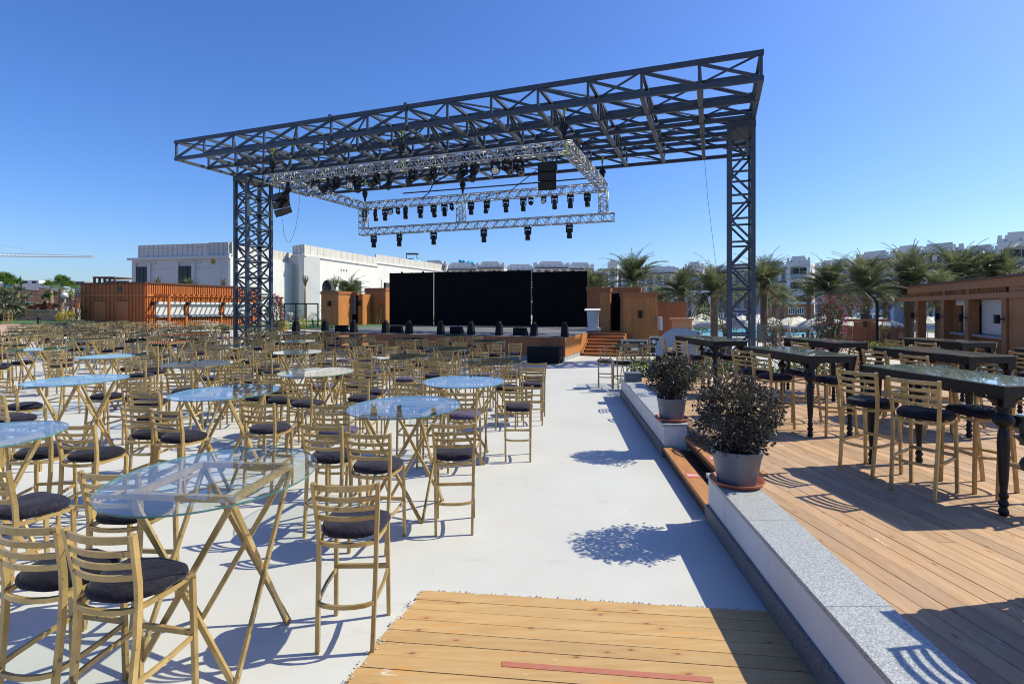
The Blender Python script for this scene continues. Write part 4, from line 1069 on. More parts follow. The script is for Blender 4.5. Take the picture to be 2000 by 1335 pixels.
MB().bb(-.55, .55, 0, .06, .75, 2.1).build("leaf", "pot_grey", o); MB().bb(-.62, .62, .08, .12, 0, 2.1).build("opening", "black_cloth", o); MB().bb(-.72, .72, -.03, .2, 2.11, 2.35).build("lintel", "red_wood", o)
# aluminium ladder-like truss leaning on the left booth
o = root("leaning_ladder", at(737, 38.6, PH + .002), R(-20), label="narrow lattice ladder leaning on the tall orange booth", cat="ladder")
MB().bar((-.14, 0, 0), (-.10, .45, 1.5), .03).bar((.14, 0, 0), (.10, .45, 1.5), .03).build("rail", "trunk", o)
for k in range(8): MB().bar((-.13, .05 * k, .12 + .17 * k), (.13, .05 * k, .20 + .17 * k), .02).build("rung", "trunk", o)
# right hand side
booth(1218, 1283, 26.6, 0, 2.78, 2.4, -SA + R(14), "big orange-brown wooden booth with a small black vent right of the stage stairs", "orange_wood", lamp=True)
booth(1171, 1193, 28.6, PH, 3.05, .12, -SA - R(20), "bright orange open door panel beside the black stage entrance", "orange_wood", lamp=False)
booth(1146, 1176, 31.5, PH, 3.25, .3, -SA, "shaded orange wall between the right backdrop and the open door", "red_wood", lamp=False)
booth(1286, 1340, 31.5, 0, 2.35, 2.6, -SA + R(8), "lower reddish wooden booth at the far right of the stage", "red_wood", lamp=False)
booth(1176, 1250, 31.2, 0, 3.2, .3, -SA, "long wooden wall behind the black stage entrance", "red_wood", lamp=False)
c0, c1 = at(1190, 29.2), at(1222, 28.2)
o = root("black_curtain", ((c0.x + c1.x) / 2, (c0.y + c1.y) / 2, PH + .002), math.atan2(c1.y - c0.y, c1.x - c0.x), label="black curtain closing the stage entrance above the stairs", cat="curtain")
b = MB(); n = 30; Lc = (c1 - c0).length
pts = [(-Lc / 2 + Lc * i / n, .03 * math.sin(i * 1.3), 0) for i in range(n + 1)]
b.add([p for p in pts] + [(p[0], p[1], 2.0) for p in pts] + [(p[0], p[1] + .02, 0) for p in pts] + [(p[0], p[1] + .02, 2.0) for p in pts],
      [(i, i + 1, n + 2 + i, n + 1 + i) for i in range(n)] + [(2 * n + 3 + i, 2 * n + 2 + i, 3 * n + 3 + i, 3 * n + 4 + i) for i in range(n)], 0, True)
b.build("cloth", "black_cloth", o)
# flight cases and crates
def flight_case(px, Y, w, d, h, lab, a=0.0, z=0.0, lid=True):
    o = root("flight_case", at(px, Y, z + .002), a, label=lab, cat="flight case", group="black flight cases beside the stage")
    zc = .10
    for x in (-w / 2 + .1, w / 2 - .1):
        for y in (-d / 2 + .1, d / 2 - .1): MB().cyl((x - .02, y, .045), (x + .02, y, .045), .045, n=10).bb(x - .03, x + .03, y - .03, y + .03, .06, zc).build("caster", "black_metal", o)
    MB().bb(-w / 2, w / 2, -d / 2, d / 2, zc, zc + h).build("body", "case_black", o)
    b = MB(); e = .022
    for x in (-w / 2, w / 2):
        for y in (-d / 2, d / 2): b.bb(x - e, x + e, y - e, y + e, zc - .003, zc + h + .003)
    for z_ in (zc, zc + h):
        for y in (-d / 2, d / 2): b.bb(-w / 2 + e, w / 2 - e, y - e, y + e, z_ - e, z_ + e)
        for x in (-w / 2, w / 2): b.bb(x - e, x + e, -d / 2 + e, d / 2 - e, z_ - e, z_ + e)
    b.bb(-w / 2 + e, w / 2 - e, -d / 2 - .008, -d / 2, zc + h * .68, zc + h * .74)
    b.build("edge_profile", "case_edge", o)
    for x in (-w * .28, w * .28): MB().bb(x - .07, x + .07, -d / 2 - .014, -d / 2 - .009, zc + h * .6, zc + h * .84).build("latch", "case_edge", o)
    MB().bb(-.16, .16, -d / 2 - .012, -d / 2 - .002, zc + h * .30, zc + h * .50).build("marking", "sign_white", o)
    return o
flight_case(1238, 25.0, 1.15, .7, .62, "black flight case with silver edges before the big wooden booth", -SA + R(14))
flight_case(1288, 25.2, .8, .6, .75, "narrow upright flight case between the wooden booth and the grey disc", -SA)
flight_case(1347, 26.5, .95, .6, .95, "silver-edged flight case standing behind the grey disc", -SA)
flight_case(1388, 25.0, 1.3, .8, .75, "long covered black flight case near the right tower", -SA)
o = root("carton", at(1332, 29.0, 0), -SA, label="stack of brown wooden crates against the reddish booth", cat="crate")
MB().bb(-.55, .55, -.4, .4, 0, 1.1).build("lower_crate", "carton", o); MB().bb(-.50, .52, -.36, .38, 1.105, 1.55).build("upper_crate", "carton", o); MB().bb(-.62, .62, -.45, .45, 1.56, 1.66).build("lid", "carton", o)
o = root("electrical_box", at(1287, 26.2, 1.15), -SA + R(104), label="white electrical box with a red sign on the wooden booth's side", cat="electrical box")
MB().bb(-.35, .35, -.12, 0, 0, .62).build("housing", "sign_white", o); MB().bb(-.14, .20, -.125, -.121, .08, .50).build("red_sign", "sticker_red", o); MB().bb(-.06, .12, -.129, -.126, .24, .30).build("lettering", "sign_white", o)
o = root("round_table_top", at(1330, 17.3, 0), -SA + R(5), label="big round grey table top standing on its edge behind the low wall", cat="table top")
b = MB(); N = 48; b.prism([(.80 * math.cos(2 * math.pi * k / N), .80 * math.sin(2 * math.pi * k / N)) for k in range(N)], -.02, .02)
e = b.build("disc", "disc_grey", o, loc=(0, 0, .80)); e.rotation_euler = (R(80), 0, 0)
MB().bar((0, .15, .9), (-.3, .75, 0), .03).bar((0, .15, .9), (.3, .75, 0), .03).build("prop", "black_metal", o)
# ------------------------------------------------------------------ left kiosk, vertical battens all round
kc = at(285, 55.0); ka = R(17); kz = 0.0
kd = Vector((math.sin(ka), math.cos(ka), 0)); kl = Vector((-math.cos(ka), math.sin(ka), 0))
KL, KW, KH, KR = 15.5, 9.3, 4.72, 3.52
kio = root("drinks_kiosk", (kc.x, kc.y, kz), math.atan2(kd.y, kd.x), label="flat-roofed orange slatted kiosk with white shutters behind the tables on the left", cat="kiosk")
MB().bb(.05, KL, .05, KW, 0, KH - .05).build("core", "dark_trim", kio)
n = 48                                                          # short shaded face: x = 0, y 0..KW
for i in range(n):
    y = KW * (i + .5) / n; MB().bb(-.07, .045, y - .055, y + .055, 0, KH - .02).build("batten", "kiosk_wood", kio)
MB().bb(-.13, -.072, 0, KW, KR - .08, KR + .10).build("cross_rail", "kiosk_wood", kio)
for y in (2.3, 5.6):
    MB().bb(-.105, -.071, y, y + 1.6, .02, 2.9).build("door", "kiosk_wood", kio); MB().bb(-.125, -.075, y - .05, y + 1.65, 2.9, 2.98).build("door_head", "dark_trim", kio)
MB().bb(-.11, -.071, 3.3, 3.95, KH - .85, KH - .3).build("badge", "leaf_olive", kio)
wins = [(1.1, 4.45), (5.1, 9.25), (9.95, 14.3)]
n = 62                                                          # long lit face: y = 0
for i in range(n):
    x = KL * (i + .5) / n; w2 = KL / n * .27
    MB().bb(x - w2, x + w2, -.10, .045, KR + .12, KH - .02).build("batten", "kiosk_wood", kio)
    if any(a - .02 < x < b + .02 for a, b in wins): MB().bb(x - w2, x + w2, -.08, .045, 0, 1.18).build("batten", "kiosk_wood", kio); MB().bb(x - w2, x + w2, -.08, .045, 2.88, KR - .12).build("batten", "kiosk_wood", kio)
    else: MB().bb(x - w2, x + w2, -.08, .045, 0, KR - .12).build("batten", "kiosk_wood", kio)
MB().bb(0, KL + .1, -.18, .045, KR - .12, KR + .12).build("cross_rail", "kiosk_wood", kio)
for a, b in wins:
    s_ = MB().bb(a, b, -.02, .048, 1.32, 2.58).build("shutter", "shutter_white", kio)
    MB().bb(a, b, -.28, .04, 2.58, 2.85).build("shutter_box", "shutter_white", s_); MB().bb(a - .1, b + .1, -.38, .04, 1.20, 1.32).build("sill", "sill_grey", s_)
    MB().bb(b + .04, b + .34, -.20, -.085, .02, KR - .13).build("post", "kiosk_wood", kio)
    MB().bb(b + .09, b + .27, -.50, -.205, 2.45, 2.85).build("wall_lamp", "black_metal", kio)
MB().bb(.45, .63, -.45, -.085, 2.45, 2.85).build("wall_lamp", "black_metal", kio)
# pergola of open slats over the counter, casting slanting stripes
MB().bar((.7, -1.9, KR), (KL + 2.4, -1.9, KR), .16, .22).build("pergola_beam", "kiosk_wood", kio)
for i in range(26): MB().bar((.85 + i * .66, -.19, KR + .01), (.85 + i * .66, -2.4, KR + .01), .10, .18).build("pergola_slat", "kiosk_wood", kio)
for x in (1.0, KL + 2.0): MB().bb(x - .10, x + .10, -2.0, -1.8, 0, KR - .12).build("pergola_post", "kiosk_wood", kio)
MB().bb(-.22, KL + .15, -.22, KW + .15, KH - .02, KH + .16).build("roof_edge", "dark_trim", kio)

# ------------------------------------------------------------------ right bar pavilion (front face runs into depth)
ra = SA
bar0 = Vector((20.0, 21.5, 0)); BD = Vector((math.sin(ra), math.cos(ra), 0))
# local x along the front into depth, local y = to the left (towards the camera's left)
pav = root("bar_pavilion", (bar0.x, bar0.y, 0), math.atan2(BD.y, BD.x), label="brown wooden bar pavilion with white roller shutter at the right edge", cat="bar")
BL, BH = 11.4, 3.50
MB().bb(-3.0, BL, -4.2, .18, BH - .42, BH - .05).build("roof_beam", "bar_wood", pav)
MB().bb(-3.2, BL + .1, -4.4, .30, BH - .05, BH + .03).build("roof_edge", "dark_trim", pav)
MB().bb(-3.0, BL + 2.3, .02, .20, 2.62, 2.86).build("front_beam", "bar_wood", pav)
for i in range(60):
    x = .2 + i * .125
    MB().bb(x - .028, x + .028, .0, .05, 2.86, BH - .42).build("batten", "bar_wood", pav)
for i in range(26):
    x = 7.8 + i * .13
    MB().bb(x - .028, x + .028, .0, .05, 2.86, BH - .42).build("batten", "bar_wood", pav)
for x in (0.0, 3.4, 6.2, 9.9):
    MB().bb(x - .20, x + .20, -.24, .16, 0, 2.62).build("post", "bar_wood", pav)
    l = MB().bb(x - .05, x + .05, .16, .30, 1.75, 1.80).bb(x - .09, x + .09, .30, .46, 1.60, 1.95).build("wall_lamp", "black_metal", pav)
for x in (3.4, 6.2): MB().bb(x - .14, x + .14, -.1, .1, 2.86, BH - .42).build("short_post", "bar_wood", pav)
# roller shutters, slat by slat
for k in range(22): MB().bb(.2, 3.2, -.36 - .004 * (k % 2), -.33, 1.05 + k * .071, 1.05 + k * .071 + .067).build("shutter_slat", "shutter_white", pav)
MB().bb(3.6, 5.2, -.40, -.36, 1.05, 2.35).build("shutter", "shutter_white", pav); MB().bb(3.5, 5.6, -.45, -.2, 2.35, 2.62).build("shutter_box", "shutter_white", pav)
MB().bb(-3, 5.6, -.5, .06, .93, 1.03).build("counter", "sill_grey", pav)
for i in range(66):
    x = -2.9 + i * .13; MB().bb(x - .045, x + .045, -.16, -.10, 0.02, .92).build("batten", "red_wood", pav)
MB().bb(-3, 5.7, -.30, -.17, 0.02, .92).build("counter_core", "dark_trim", pav)
for i in range(9):
    x = 5.3 + i * .17; MB().bb(x - .05, x + .05, -.30, -.22, 0, 2.62).build("batten", "bar_wood", pav)
MB().bb(-3, 6.9, -4.0, -.6, 0, BH - .5).build("core", "dark_trim", pav)
MB().bb(-3.0, -.25, -.02, .1, 0, BH - .42).build("end_wall", "bar_wood", pav)

# ------------------------------------------------------------------ white buildings
def seg_root(name, a, b, lab, cat="building", group=None):
    rz = math.atan2(b.y - a.y, b.x - a.x)
    return root(name, (a.x, a.y, 0), rz, label=lab, cat=cat, group=group), (b - a).length
def merlons(o, L, H, m, n=None, y=-.0, t=.35):
    """stepped battlements at both ends and a pierced panel in the middle"""
    for (x0, x1, h) in ((0, L * .10, .55), (L * .22, L * .78, .95), (L * .90, L, .55), (L * .16, L * .84, .55)):
        MB().bb(x0 + .01, x1 - .01, y + .02 * (h > .6), t - .02 * (h > .6), H, H + h).build("merlon", m, o)
def arch_fill(b, x0, x1, zs, zt, y0, y1, k=8, pointed=False):
    """masonry above an arched opening springing at zs, up to zt"""
    w = (x1 - x0) / 2; cx = (x0 + x1) / 2; pts = []
    for i in range(k + 1):
        t = math.pi * i / k; u = math.cos(t)
        if pointed: z = (1 - abs(u)) ** .55
        else: z = math.sin(t)
        pts.append((cx - w * u, zs + (zt - zs - .12) * z))
    for i in range(k):
        p, q_ = pts[i], pts[i + 1]
        b.add([(p[0], y0, p[1]), (q_[0], y0, q_[1]), (q_[0], y0, zt), (p[0], y0, zt), (p[0], y1, p[1]), (q_[0], y1, q_[1]), (q_[0], y1, zt), (p[0], y1, zt)], [(0, 1, 2, 3), (7, 6, 5, 4), (0, 4, 5, 1)])
def hotel(a, b, H, floors, lab, bays, depth=9.0, m="render_cool", arched=True, mer=True, pierced=True, group="white hotel buildings behind the palms", z0=0.0):
    """a wing with real recessed balconies; local y = 0 is the facade, +y is inside"""
    o, L = seg_root("hotel_wing", a, b, lab, group=group); o.location.z = z0; H -= z0
    REC = 1.6; bw = L / bays; fh = H / floors; bm = MB()
    bm.bb(0, L, REC, depth, 0, H - .02)
    for i in range(bays + 1):
        x = min(max(i * bw, .35), L - .35); bm.bb(x - .35, x + .35, 0, REC, 0, H)
    for f in range(floors):
        z0 = f * fh; bm.bb(.7, L - .7, .01, REC, z0 + fh - .45, z0 + fh) if L > 1.6 else None
        if arched:
            for i in range(bays):
                x0, x1 = max(i * bw, .35) + .35, min((i + 1) * bw, L - .35) - .35
                if x1 - x0 > .8: arch_fill(bm, x0, x1, z0 + fh - 1.15, z0 + fh - .45, .01, .5)
    w = bm.build("wall", m, o)
    MB().bb(-.12, L + .12, -.12, .5, H, H + .16).build("cornice", m, o)
    MB().bb(-.05, L + .05, .0, .4, H + .16, H + .75).build("parapet", m, o)
    if mer: merlons(o, L, H + .75, m)
    if pierced:
        for i in range(max(2, int(L / 1.7))):
            x = 1.0 + i * 1.7
            if x < L - .6: MB().bb(x - .17, x + .17, -.03, .0, H + .32, H + .62).build("vent_plate", "balcony_shade", o)  # grey plate on the solid parapet, painting the shade of a hole
    for f in range(floors):
        for i in range(bays):
            x0, x1 = i * bw + .8, (i + 1) * bw - .8; z0 = f * fh
            if x1 - x0 < .7: continue
            wi = MB().bb(x0 + .15, x1 - .15, REC - .06, REC - .01, z0 + .12, z0 + fh - 1.0).build("window", "window_dark", o)
            MB().bb((x0 + x1) / 2 - .05, (x0 + x1) / 2 + .05, REC - .10, REC - .061, z0 + .12, z0 + fh - 1.0).build("mullion", m, wi)
            if f > 0:
                if (i + f) % 3 == 2:
                    bl = MB().bb(x0 - .1, x1 + .1, -.05, .12, z0 + .01, z0 + 1.0).build("balcony_wall", m, o)
                    for k in range(4):
                        x = x0 + (x1 - x0) * (k + .5) / 4; MB().bb(x - .22, x + .22, -.075, -.052, z0 + .35, z0 + .72).build("opening", "window_dark", bl)
                else:
                    MB().bb(x0 - .1, x1 + .1, .02, .06, z0 + .08, z0 + 1.02).build("railing_pane", "rail_glass", o)
        if f in (floors - 1, floors - 2) and bays > 1:
            MB().bb(.4, L - .4, -.55, .02, f * fh + fh - .34, f * fh + fh - .14).build("tile_eave", "roof_tile_dark", o)
    return o
def P2(px, Y): return at(px, Y)
gH = lambda ytop, Y: zat(ytop, Y) - 1.2
hw_ = [((1150, 160), (1232, 156), 527, 4, 5, "hotel wing behind the palm beside the right backdrop"),
       ((1230, 156), (1345, 150), 524, 4, 7, "long hotel wing behind the tallest palm and the wooden booths"),
       ((1372, 150), (1500, 137), 521, 4, 8, "hotel wing behind the right steel tower"),
       ((1490, 136), (1540, 131), 514, 4, 3, "hotel wing just right of the steel tower with dark tiled eave"),
       ((1592, 126), (1674, 116), 511, 4, 5, "hotel wing between the two stepped towers"),
       ((1672, 113), (1746, 105), 495, 4, 4, "taller hotel wing with glass balconies above the fence palms"),
       ((1744, 108), (1802, 103), 484, 4, 3, "cream-topped hotel block above the palms on the right"),
       ((1790, 101), (1882, 95), 480, 4, 5, "hotel wing with two stepped gables above the bar roof"),
       ((1880, 96), (1950, 90), 484, 4, 4, "hotel wing with pierced parapet beside the rightmost tower")]
for (p0, p1, yt, fl, nb_, lb) in hw_:
    Ym = (p0[1] + p1[1]) / 2; hotel(P2(*p0), P2(*p1), gH(yt, Ym), fl, lb, nb_, z0=PZ)
for (pa, pb, Y0, Y1, yt, lb) in ((1537, 1582, 127, 124, 504, "stepped white hotel tower with a wide arched top balcony"), (1948, 2040, 86, 82, 458, "tall stepped hotel tower at the right edge"), (1338, 1374, 148, 146, 515, "small stepped hotel tower behind the palms right of the booths"), (1187, 1205, 155, 154, 511, "small white stair tower on the hotel roof by the tallest palm")):
    hotel(P2(pa, Y0), P2(pb, Y1), gH(yt, (Y0 + Y1) / 2), 4, lb, 1, depth=8, z0=PZ)
# portal with a pointed arch
a, b = P2(1350, 141), P2(1396, 138); o, L = seg_root("hotel_portal", a, b, "white hotel portal with a tall pointed arch behind the palms"); o.location.z = PZ
bm = MB(); bm.bb(0, L * .2, 0, 4, 0, 8.0).bb(L * .8, L, 0, 4, 0, 8.0); arch_fill(bm, L * .2, L * .8, 3.6, 7.6, .01, 4, 14, True); bm.bb(L * .2, L * .8, .02, 3.9, 7.6, 8.0)
bm.build("wall", "render_cool", o); MB().bb(L * .2, L * .8, 3.0, 3.1, 0, 7.5).build("window", "window_dark", o); MB().bb(L * .2, L * .8, 2.7, 2.95, 3.2, 3.6).build("transom", "render_cool", o)
# hotel blocks over the backdrops, sun and shade painted by warm and cooler render
for (p0, p1, yt, nb_, lb, mm) in (((822, 150), (872, 148), 517, 3, "sunlit hotel block with arches above the left backdrop", "render_white"), ((866, 149), (934, 150), 521, 5, "sunlit hotel block with slatted pergola above the middle backdrop", "render_white"),
                              ((930, 147), (985, 146), 519, 3, "sunlit hotel block with a round window over the middle backdrop", "render_white"), ((980, 152), (1050, 152), 524, 4, "pale hotel block above the right part of the middle backdrop", "render_cool"),
                              ((1042, 151), (1112, 152), 518, 4, "shade-toned hotel block above the right backdrop with blue slides on its roof", "render_cool"), ((1106, 153), (1160, 155), 520, 3, "shade-toned hotel block above the right end of the backdrops", "render_cool")):
    hotel(P2(*p0), P2(*p1), gH(yt - 5, p0[1]), 3, lb, nb_, m=mm)
# water slides on the far roofs
def slide(px0, px1, Y, y0, y1, lab, tower=False):
    a, b = at(px0, Y, zat(y0, Y)), at(px1, Y, zat(y1, Y)); o = root("water_slide", (a.x, a.y, 0), 0, label=lab, cat="water slide", group="blue water slides beyond the roofs")
    L = b.x - a.x; pts = []
    for i in range(15):
        t = i / 14; pts.append((L * t, 1.2 * math.sin(t * 9), a.z + (b.z - a.z) * t + .55 * math.sin(t * 11)))
    MB().tube(pts, .55, 8).build("flume", "slide_blue", o)
    MB().tube([(p[0], p[1] + 3, p[2] - .9) for p in reversed(pts)], .5, 8).build("flume", "slide_blue", o)
    for t in (.1, .5, .9): MB().bar((L * t, 1.5, 0), (L * t, 1.5, a.z), .3).build("support", "concrete", o)
    if tower:
        z = a.z + .2; MB().bb(L * .35, L * .75, 1, 4, z + 1.9, z + 2.2).build("roof", "roof_tile_dark", o)
        for x in (.37, .73): MB().bar((L * x, 1.1, 0), (L * x, 1.1, z + 1.9), .18).build("post", "black_metal", o)
        MB().bb(L * .34, L * .8, .9, 4, z - .6, z + .5).build("platform", "slide_blue", o)
slide(772, 828, 170, 508, 512, "blue water slide with a dark roofed tower beyond the white building", True)
slide(898, 928, 175, 511, 516, "small blue water slide above the middle backdrop")
slide(1075, 1108, 175, 520, 523, "blue water slide above the right backdrop")

# ------------------------------------------------------------------ big white ballroom building on the left
A = at(254, 84); B = at(447, 80); Cc = at(571, 94.0)
H0 = zat(499, 80)
o, L = seg_root("white_building", A, B, "big white building with screened roof parapet behind the kiosk, shaded gable side", "building")
rz0 = math.atan2(B.y - A.y, B.x - A.x)
bm = MB(); bm.bb(0, L, 0.3, 30, 0, H0); w = bm.build("wall", "render_white", o)
MB().bb(-.5, L + .1, -.12, .3, H0 - .35, H0).build("cornice", "render_white", o)
for (x0, x1) in ((1.05, 3.2), (9.0, 11.4)):
    wi = MB().bb(x0, x1, .10, .16, 0, zat(519.5, 82)).build("window", "window_dark", o)
    for x in (x0 - .55, x1 + .02): MB().bb(x, x + .53, .02, .3, 0, zat(519.5, 82) + .5).build("jamb", "render_white", wi)
    MB().bb(x0 - .6, x1 + 1.5, .05, .3, zat(513, 82), zat(511.5, 82)).build("lintel", "render_white", wi)
    for k in (1, 2): MB().bb(x0 + (x1 - x0) * k / 3 - .04, x0 + (x1 - x0) * k / 3 + .04, .06, .10, 0, zat(519.5, 82)).build("mullion", "black_metal", wi)
MB().bb(3.4, 8.4, .2, .3, zat(525, 82), zat(524, 82)).build("ledge", "render_white", o); MB().bb(11.6, L - 3.5, .2, .3, zat(525, 82), zat(524, 82)).build("ledge", "render_white", o)
MB().lathe([(.001, 0), (.35, 0), (.35, .1)], 12).build("emblem", "flower_yellow", o, loc=(L - 3.0, .27, zat(511, 81))).rotation_euler = (R(90), 0, 0)
# lattice screens on the roof
def screen(o, x0, x1, y, z0, z1, n, rows, m="screen_cream"):
    MB().bb(x0, x1, y + .1, y + .14, z0, z1).build("backing", "render_cool", o)
    for i in range(n + 1):
        x = x0 + (x1 - x0) * i / n; MB().bb(x - .07, x + .07, y, y + .095, z0, z1).build("screen_post", m, o)
    for j in range(rows + 1):
        z = z0 + (z1 - z0) * j / rows; MB().bb(x0 + .06, x1 - .06, y + .02, y + .09, z - .07, z + .07).build("screen_rail", m, o)
screen(o, .3, L - 4.1, 1.2, H0, zat(477, 83), 15, 4); screen(o, L - 4.0, L + .1, .5, H0, zat(474, 81), 5, 4)
# sunlit long side: recessed wall then the projecting portal block
def lit_wall(pa, Ya, pb, Yb, ytop, lab, panels, openings, shade=True):
    a, b = at(pa, Ya), at(pb, Yb); o, L = seg_root("white_building", a, b, lab, "building", "blocks of the big white building")
    H = zat(ytop, Ya); bm = MB()
    # wall with openings cut out: (x0, x1, z0, z1, arched)
    xs = sorted(set([0, L] + [v for q_ in openings for v in (q_[0], q_[1])]))
    for i in range(len(xs) - 1):
        x0, x1 = xs[i], xs[i + 1]; hole = [q_ for q_ in openings if q_[0] <= x0 + .01 and q_[1] >= x1 - .01]
        hole.sort(key=lambda q_: q_[2]); z = 0
        for (u0, u1, z0, z1, ar) in hole:
            if z0 > z: bm.bb(x0, x1, 0, 1.0, z, z0)
            if ar: arch_fill(bm, x0, x1, z1 - (x1 - x0) * .35, z1, .0, 1.0, 10)
            z = z1
        bm.bb(x0, x1, 0, 1.0, z, H)
    bm.bb(1.2, L, 1.6, 14, 0, H - .02)
    bm.build("wall", "render_white", o)
    for (u0, u1, z0, z1, ar) in openings:
        wi = MB().bb(u0 - .05, u1 + .05, .95, 1.02, max(0, z0 - .02), z1).build("window", "window_dark", o)
        for k in (1, 2): MB().bb(u0 + (u1 - u0) * k / 3 - .05, u0 + (u1 - u0) * k / 3 + .05, .88, .945, z0, z1).build("mullion", "black_metal", wi)
        if not ar:
            MB().bb(u0 - .75, u0, -.14, .02, z0, z1 + .7).build("jamb", "render_white", wi); MB().bb(u1, u1 + .75, -.14, .02, z0, z1 + .7).build("jamb", "render_white", wi); MB().bb(u0 - .01, u1 + .01, -.14, .02, z1 + .02, z1 + .7).build("lintel", "render_white", wi)
    MB().bb(-.2, L + .2, -.25, .3, H, H + .35).build("cornice", "render_white", o)
    n = panels
    for i in range(n):
        MB().bb(L * i / n + .04, L * (i + 1) / n - .04, .10, .22, H + .36, H + 2.05).build("parapet_panel", "screen_cream", o)
    MB().bb(0, L, .24, .34, H + .36, H + 1.95).build("parapet_back", "screen_cream", o)
    for k in range(3):
        MB().lathe([(.20, 0), (.20, .12)], 10).build("roundel", "balcony_shade", o, loc=(L * .45 + k * .9, -.01, H - 1.6)).rotation_euler = (R(90), 0, 0)
    return o
lit_wall(447, 80.2, 573, 97.5, 499, "recessed sunlit wall of the white building seen through the left tower", 12,
         [(10.4, 14.4, zat(573, 91), zat(538, 91), False), (10.8, 14.0, 0, zat(582, 91), True)])
lit_wall(594, 93.5, 737, 118.0, 500, "projecting sunlit block of the white building with arched portal", 13,
         [(5.2, 9.4, 0, zat(546, 103), True), (10.6, 14.6, 0, zat(547, 107), True), (15.8, 18.6, 0, zat(548, 110), False)])
lit_wall(735, 119.5, 872, 150.0, 514, "far sunlit block of the white building beside the left backdrop", 14, [(2.6, 5.0, 0, zat(552, 123), False), (6.2, 9.0, 0, zat(553, 126), False)])
# shaded return of the projecting block
a, b = at(571, 96.2), at(594, 93.45); o, L = seg_root("white_building", a, b, "shaded narrow return of the white building's projecting block", "building", "blocks of the big white building")
MB().bb(0, L - .02, .0, 3.0, 0, zat(500, 94)).build("wall", "render_white", o); MB().bb(-.2, L, -.25, .2, zat(500, 94), zat(500, 94) + .35).build("cornice", "render_white", o); screen(o, 0, L - .1, .05, zat(500, 94) + .36, zat(500, 94) + 2.0, 3, 4)
for k in range(6): MB().bb(.02, L - .05, -.06, -.0, .6 + k * .95, .6 + k * .95 + .1).build("band", "render_white", o)

# ------------------------------------------------------------------ far left: crane, hoarding, ramp, half-built frames
o = root("tower_crane", at(-60, 210, 0), 0, label="thin pale tower crane jib reaching in from the left edge", cat="crane")
zc = zat(497, 210); jl = (183 + 60) / F * 210
b = MB()
for y in (-.6, .6): b.bar((0, y, zc - .5), (jl, y, zc - 1.1), .22)
b.bar((0, 0, zc + .9), (jl, 0, zc - .6), .2)
b.build("jib", "crane_white", o)
b = MB(); n = 46
for i in range(n):
    x0, x1 = jl * i / n, jl * (i + 1) / n; t0 = i / n; zl = zc - .5 - .6 * t0
    b.bar((x0, .6, zl), ((x0 + x1) / 2, 0, zc + .9 - 1.5 * t0), .14); b.bar(((x0 + x1) / 2, 0, zc + .9 - 1.5 * t0), (x1, -.6, zl), .14)
b.build("lacing", "crane_white", o)
MB().bar((0, 0, 0), (0, 0, zc + 6), 1.6).build("mast", "crane_white", o); MB().bar((0, 0, zc + 6), (jl * .62, 0, zc + .4), .07).build("tie_rod", "crane_white", o)
def far_box(px0, px1, Y, y0, y1, lab, cat, m, name, post=False):
    a = at(px0, Y); b_ = at(px1, Y); o = root(name, (a.x, a.y, 0), 0, label=lab, cat=cat); L = b_.x - a.x; z1, z0 = zat(y0, Y), max(0, zat(y1, Y))
    if post:
        MB().bb(0, L, 0, 6, z1 - .35, z1).build("roof_slab", m, o)
        for i in range(5): MB().bb(L * i / 4 * .97, L * i / 4 * .97 + .35, .1, .5, 0, z1 - .35).build("column", m, o)
        MB().bb(0, L, .3, 6, 0, z0).build("lower_storey", m, o)
    else:
        MB().bb(0, L, 0, 8, 0, z1).build("wall", m, o)
        n = max(2, int(L / 3))
        for i in range(n): MB().bb(L * (i + .25) / n, L * (i + .75) / n, -.06, 0, z1 - (z1 - z0) * .75, z1 - (z1 - z0) * .2).build("window", "window_dark", o)
    return o
far_box(40, 76, 160, 547, 556, "distant building with dark window band behind the white hoarding", "building", "render_cool", "far_building")
far_box(181, 222, 120, 540, 553, "dark open steel frame of a half-built house above the kiosk roof", "building", "dark_trim", "half_built_house", True)
far_box(205, 252, 125, 548, 560, "low unfinished concrete building above the kiosk roof", "building", "concrete", "far_building")
far_box(146, 165, 130, 549, 560, "small grey building beside the kiosk's left end", "building", "concrete", "far_building")
o = root("hoarding", at(-40, 112, 0), 0, label="long white site hoarding across the far left", cat="hoarding"); L = (125 + 40) / F * 112
for i in range(12): MB().bb(L * i / 12 + .03, L * (i + 1) / 12 - .03, 0, .1, 0, zat(553, 112)).build("panel", "shutter_white", o)
MB().bb(5.0, 6.6, -.06, -.01, zat(558, 112) - .6, zat(554, 112)).build("poster", "slide_blue", o)
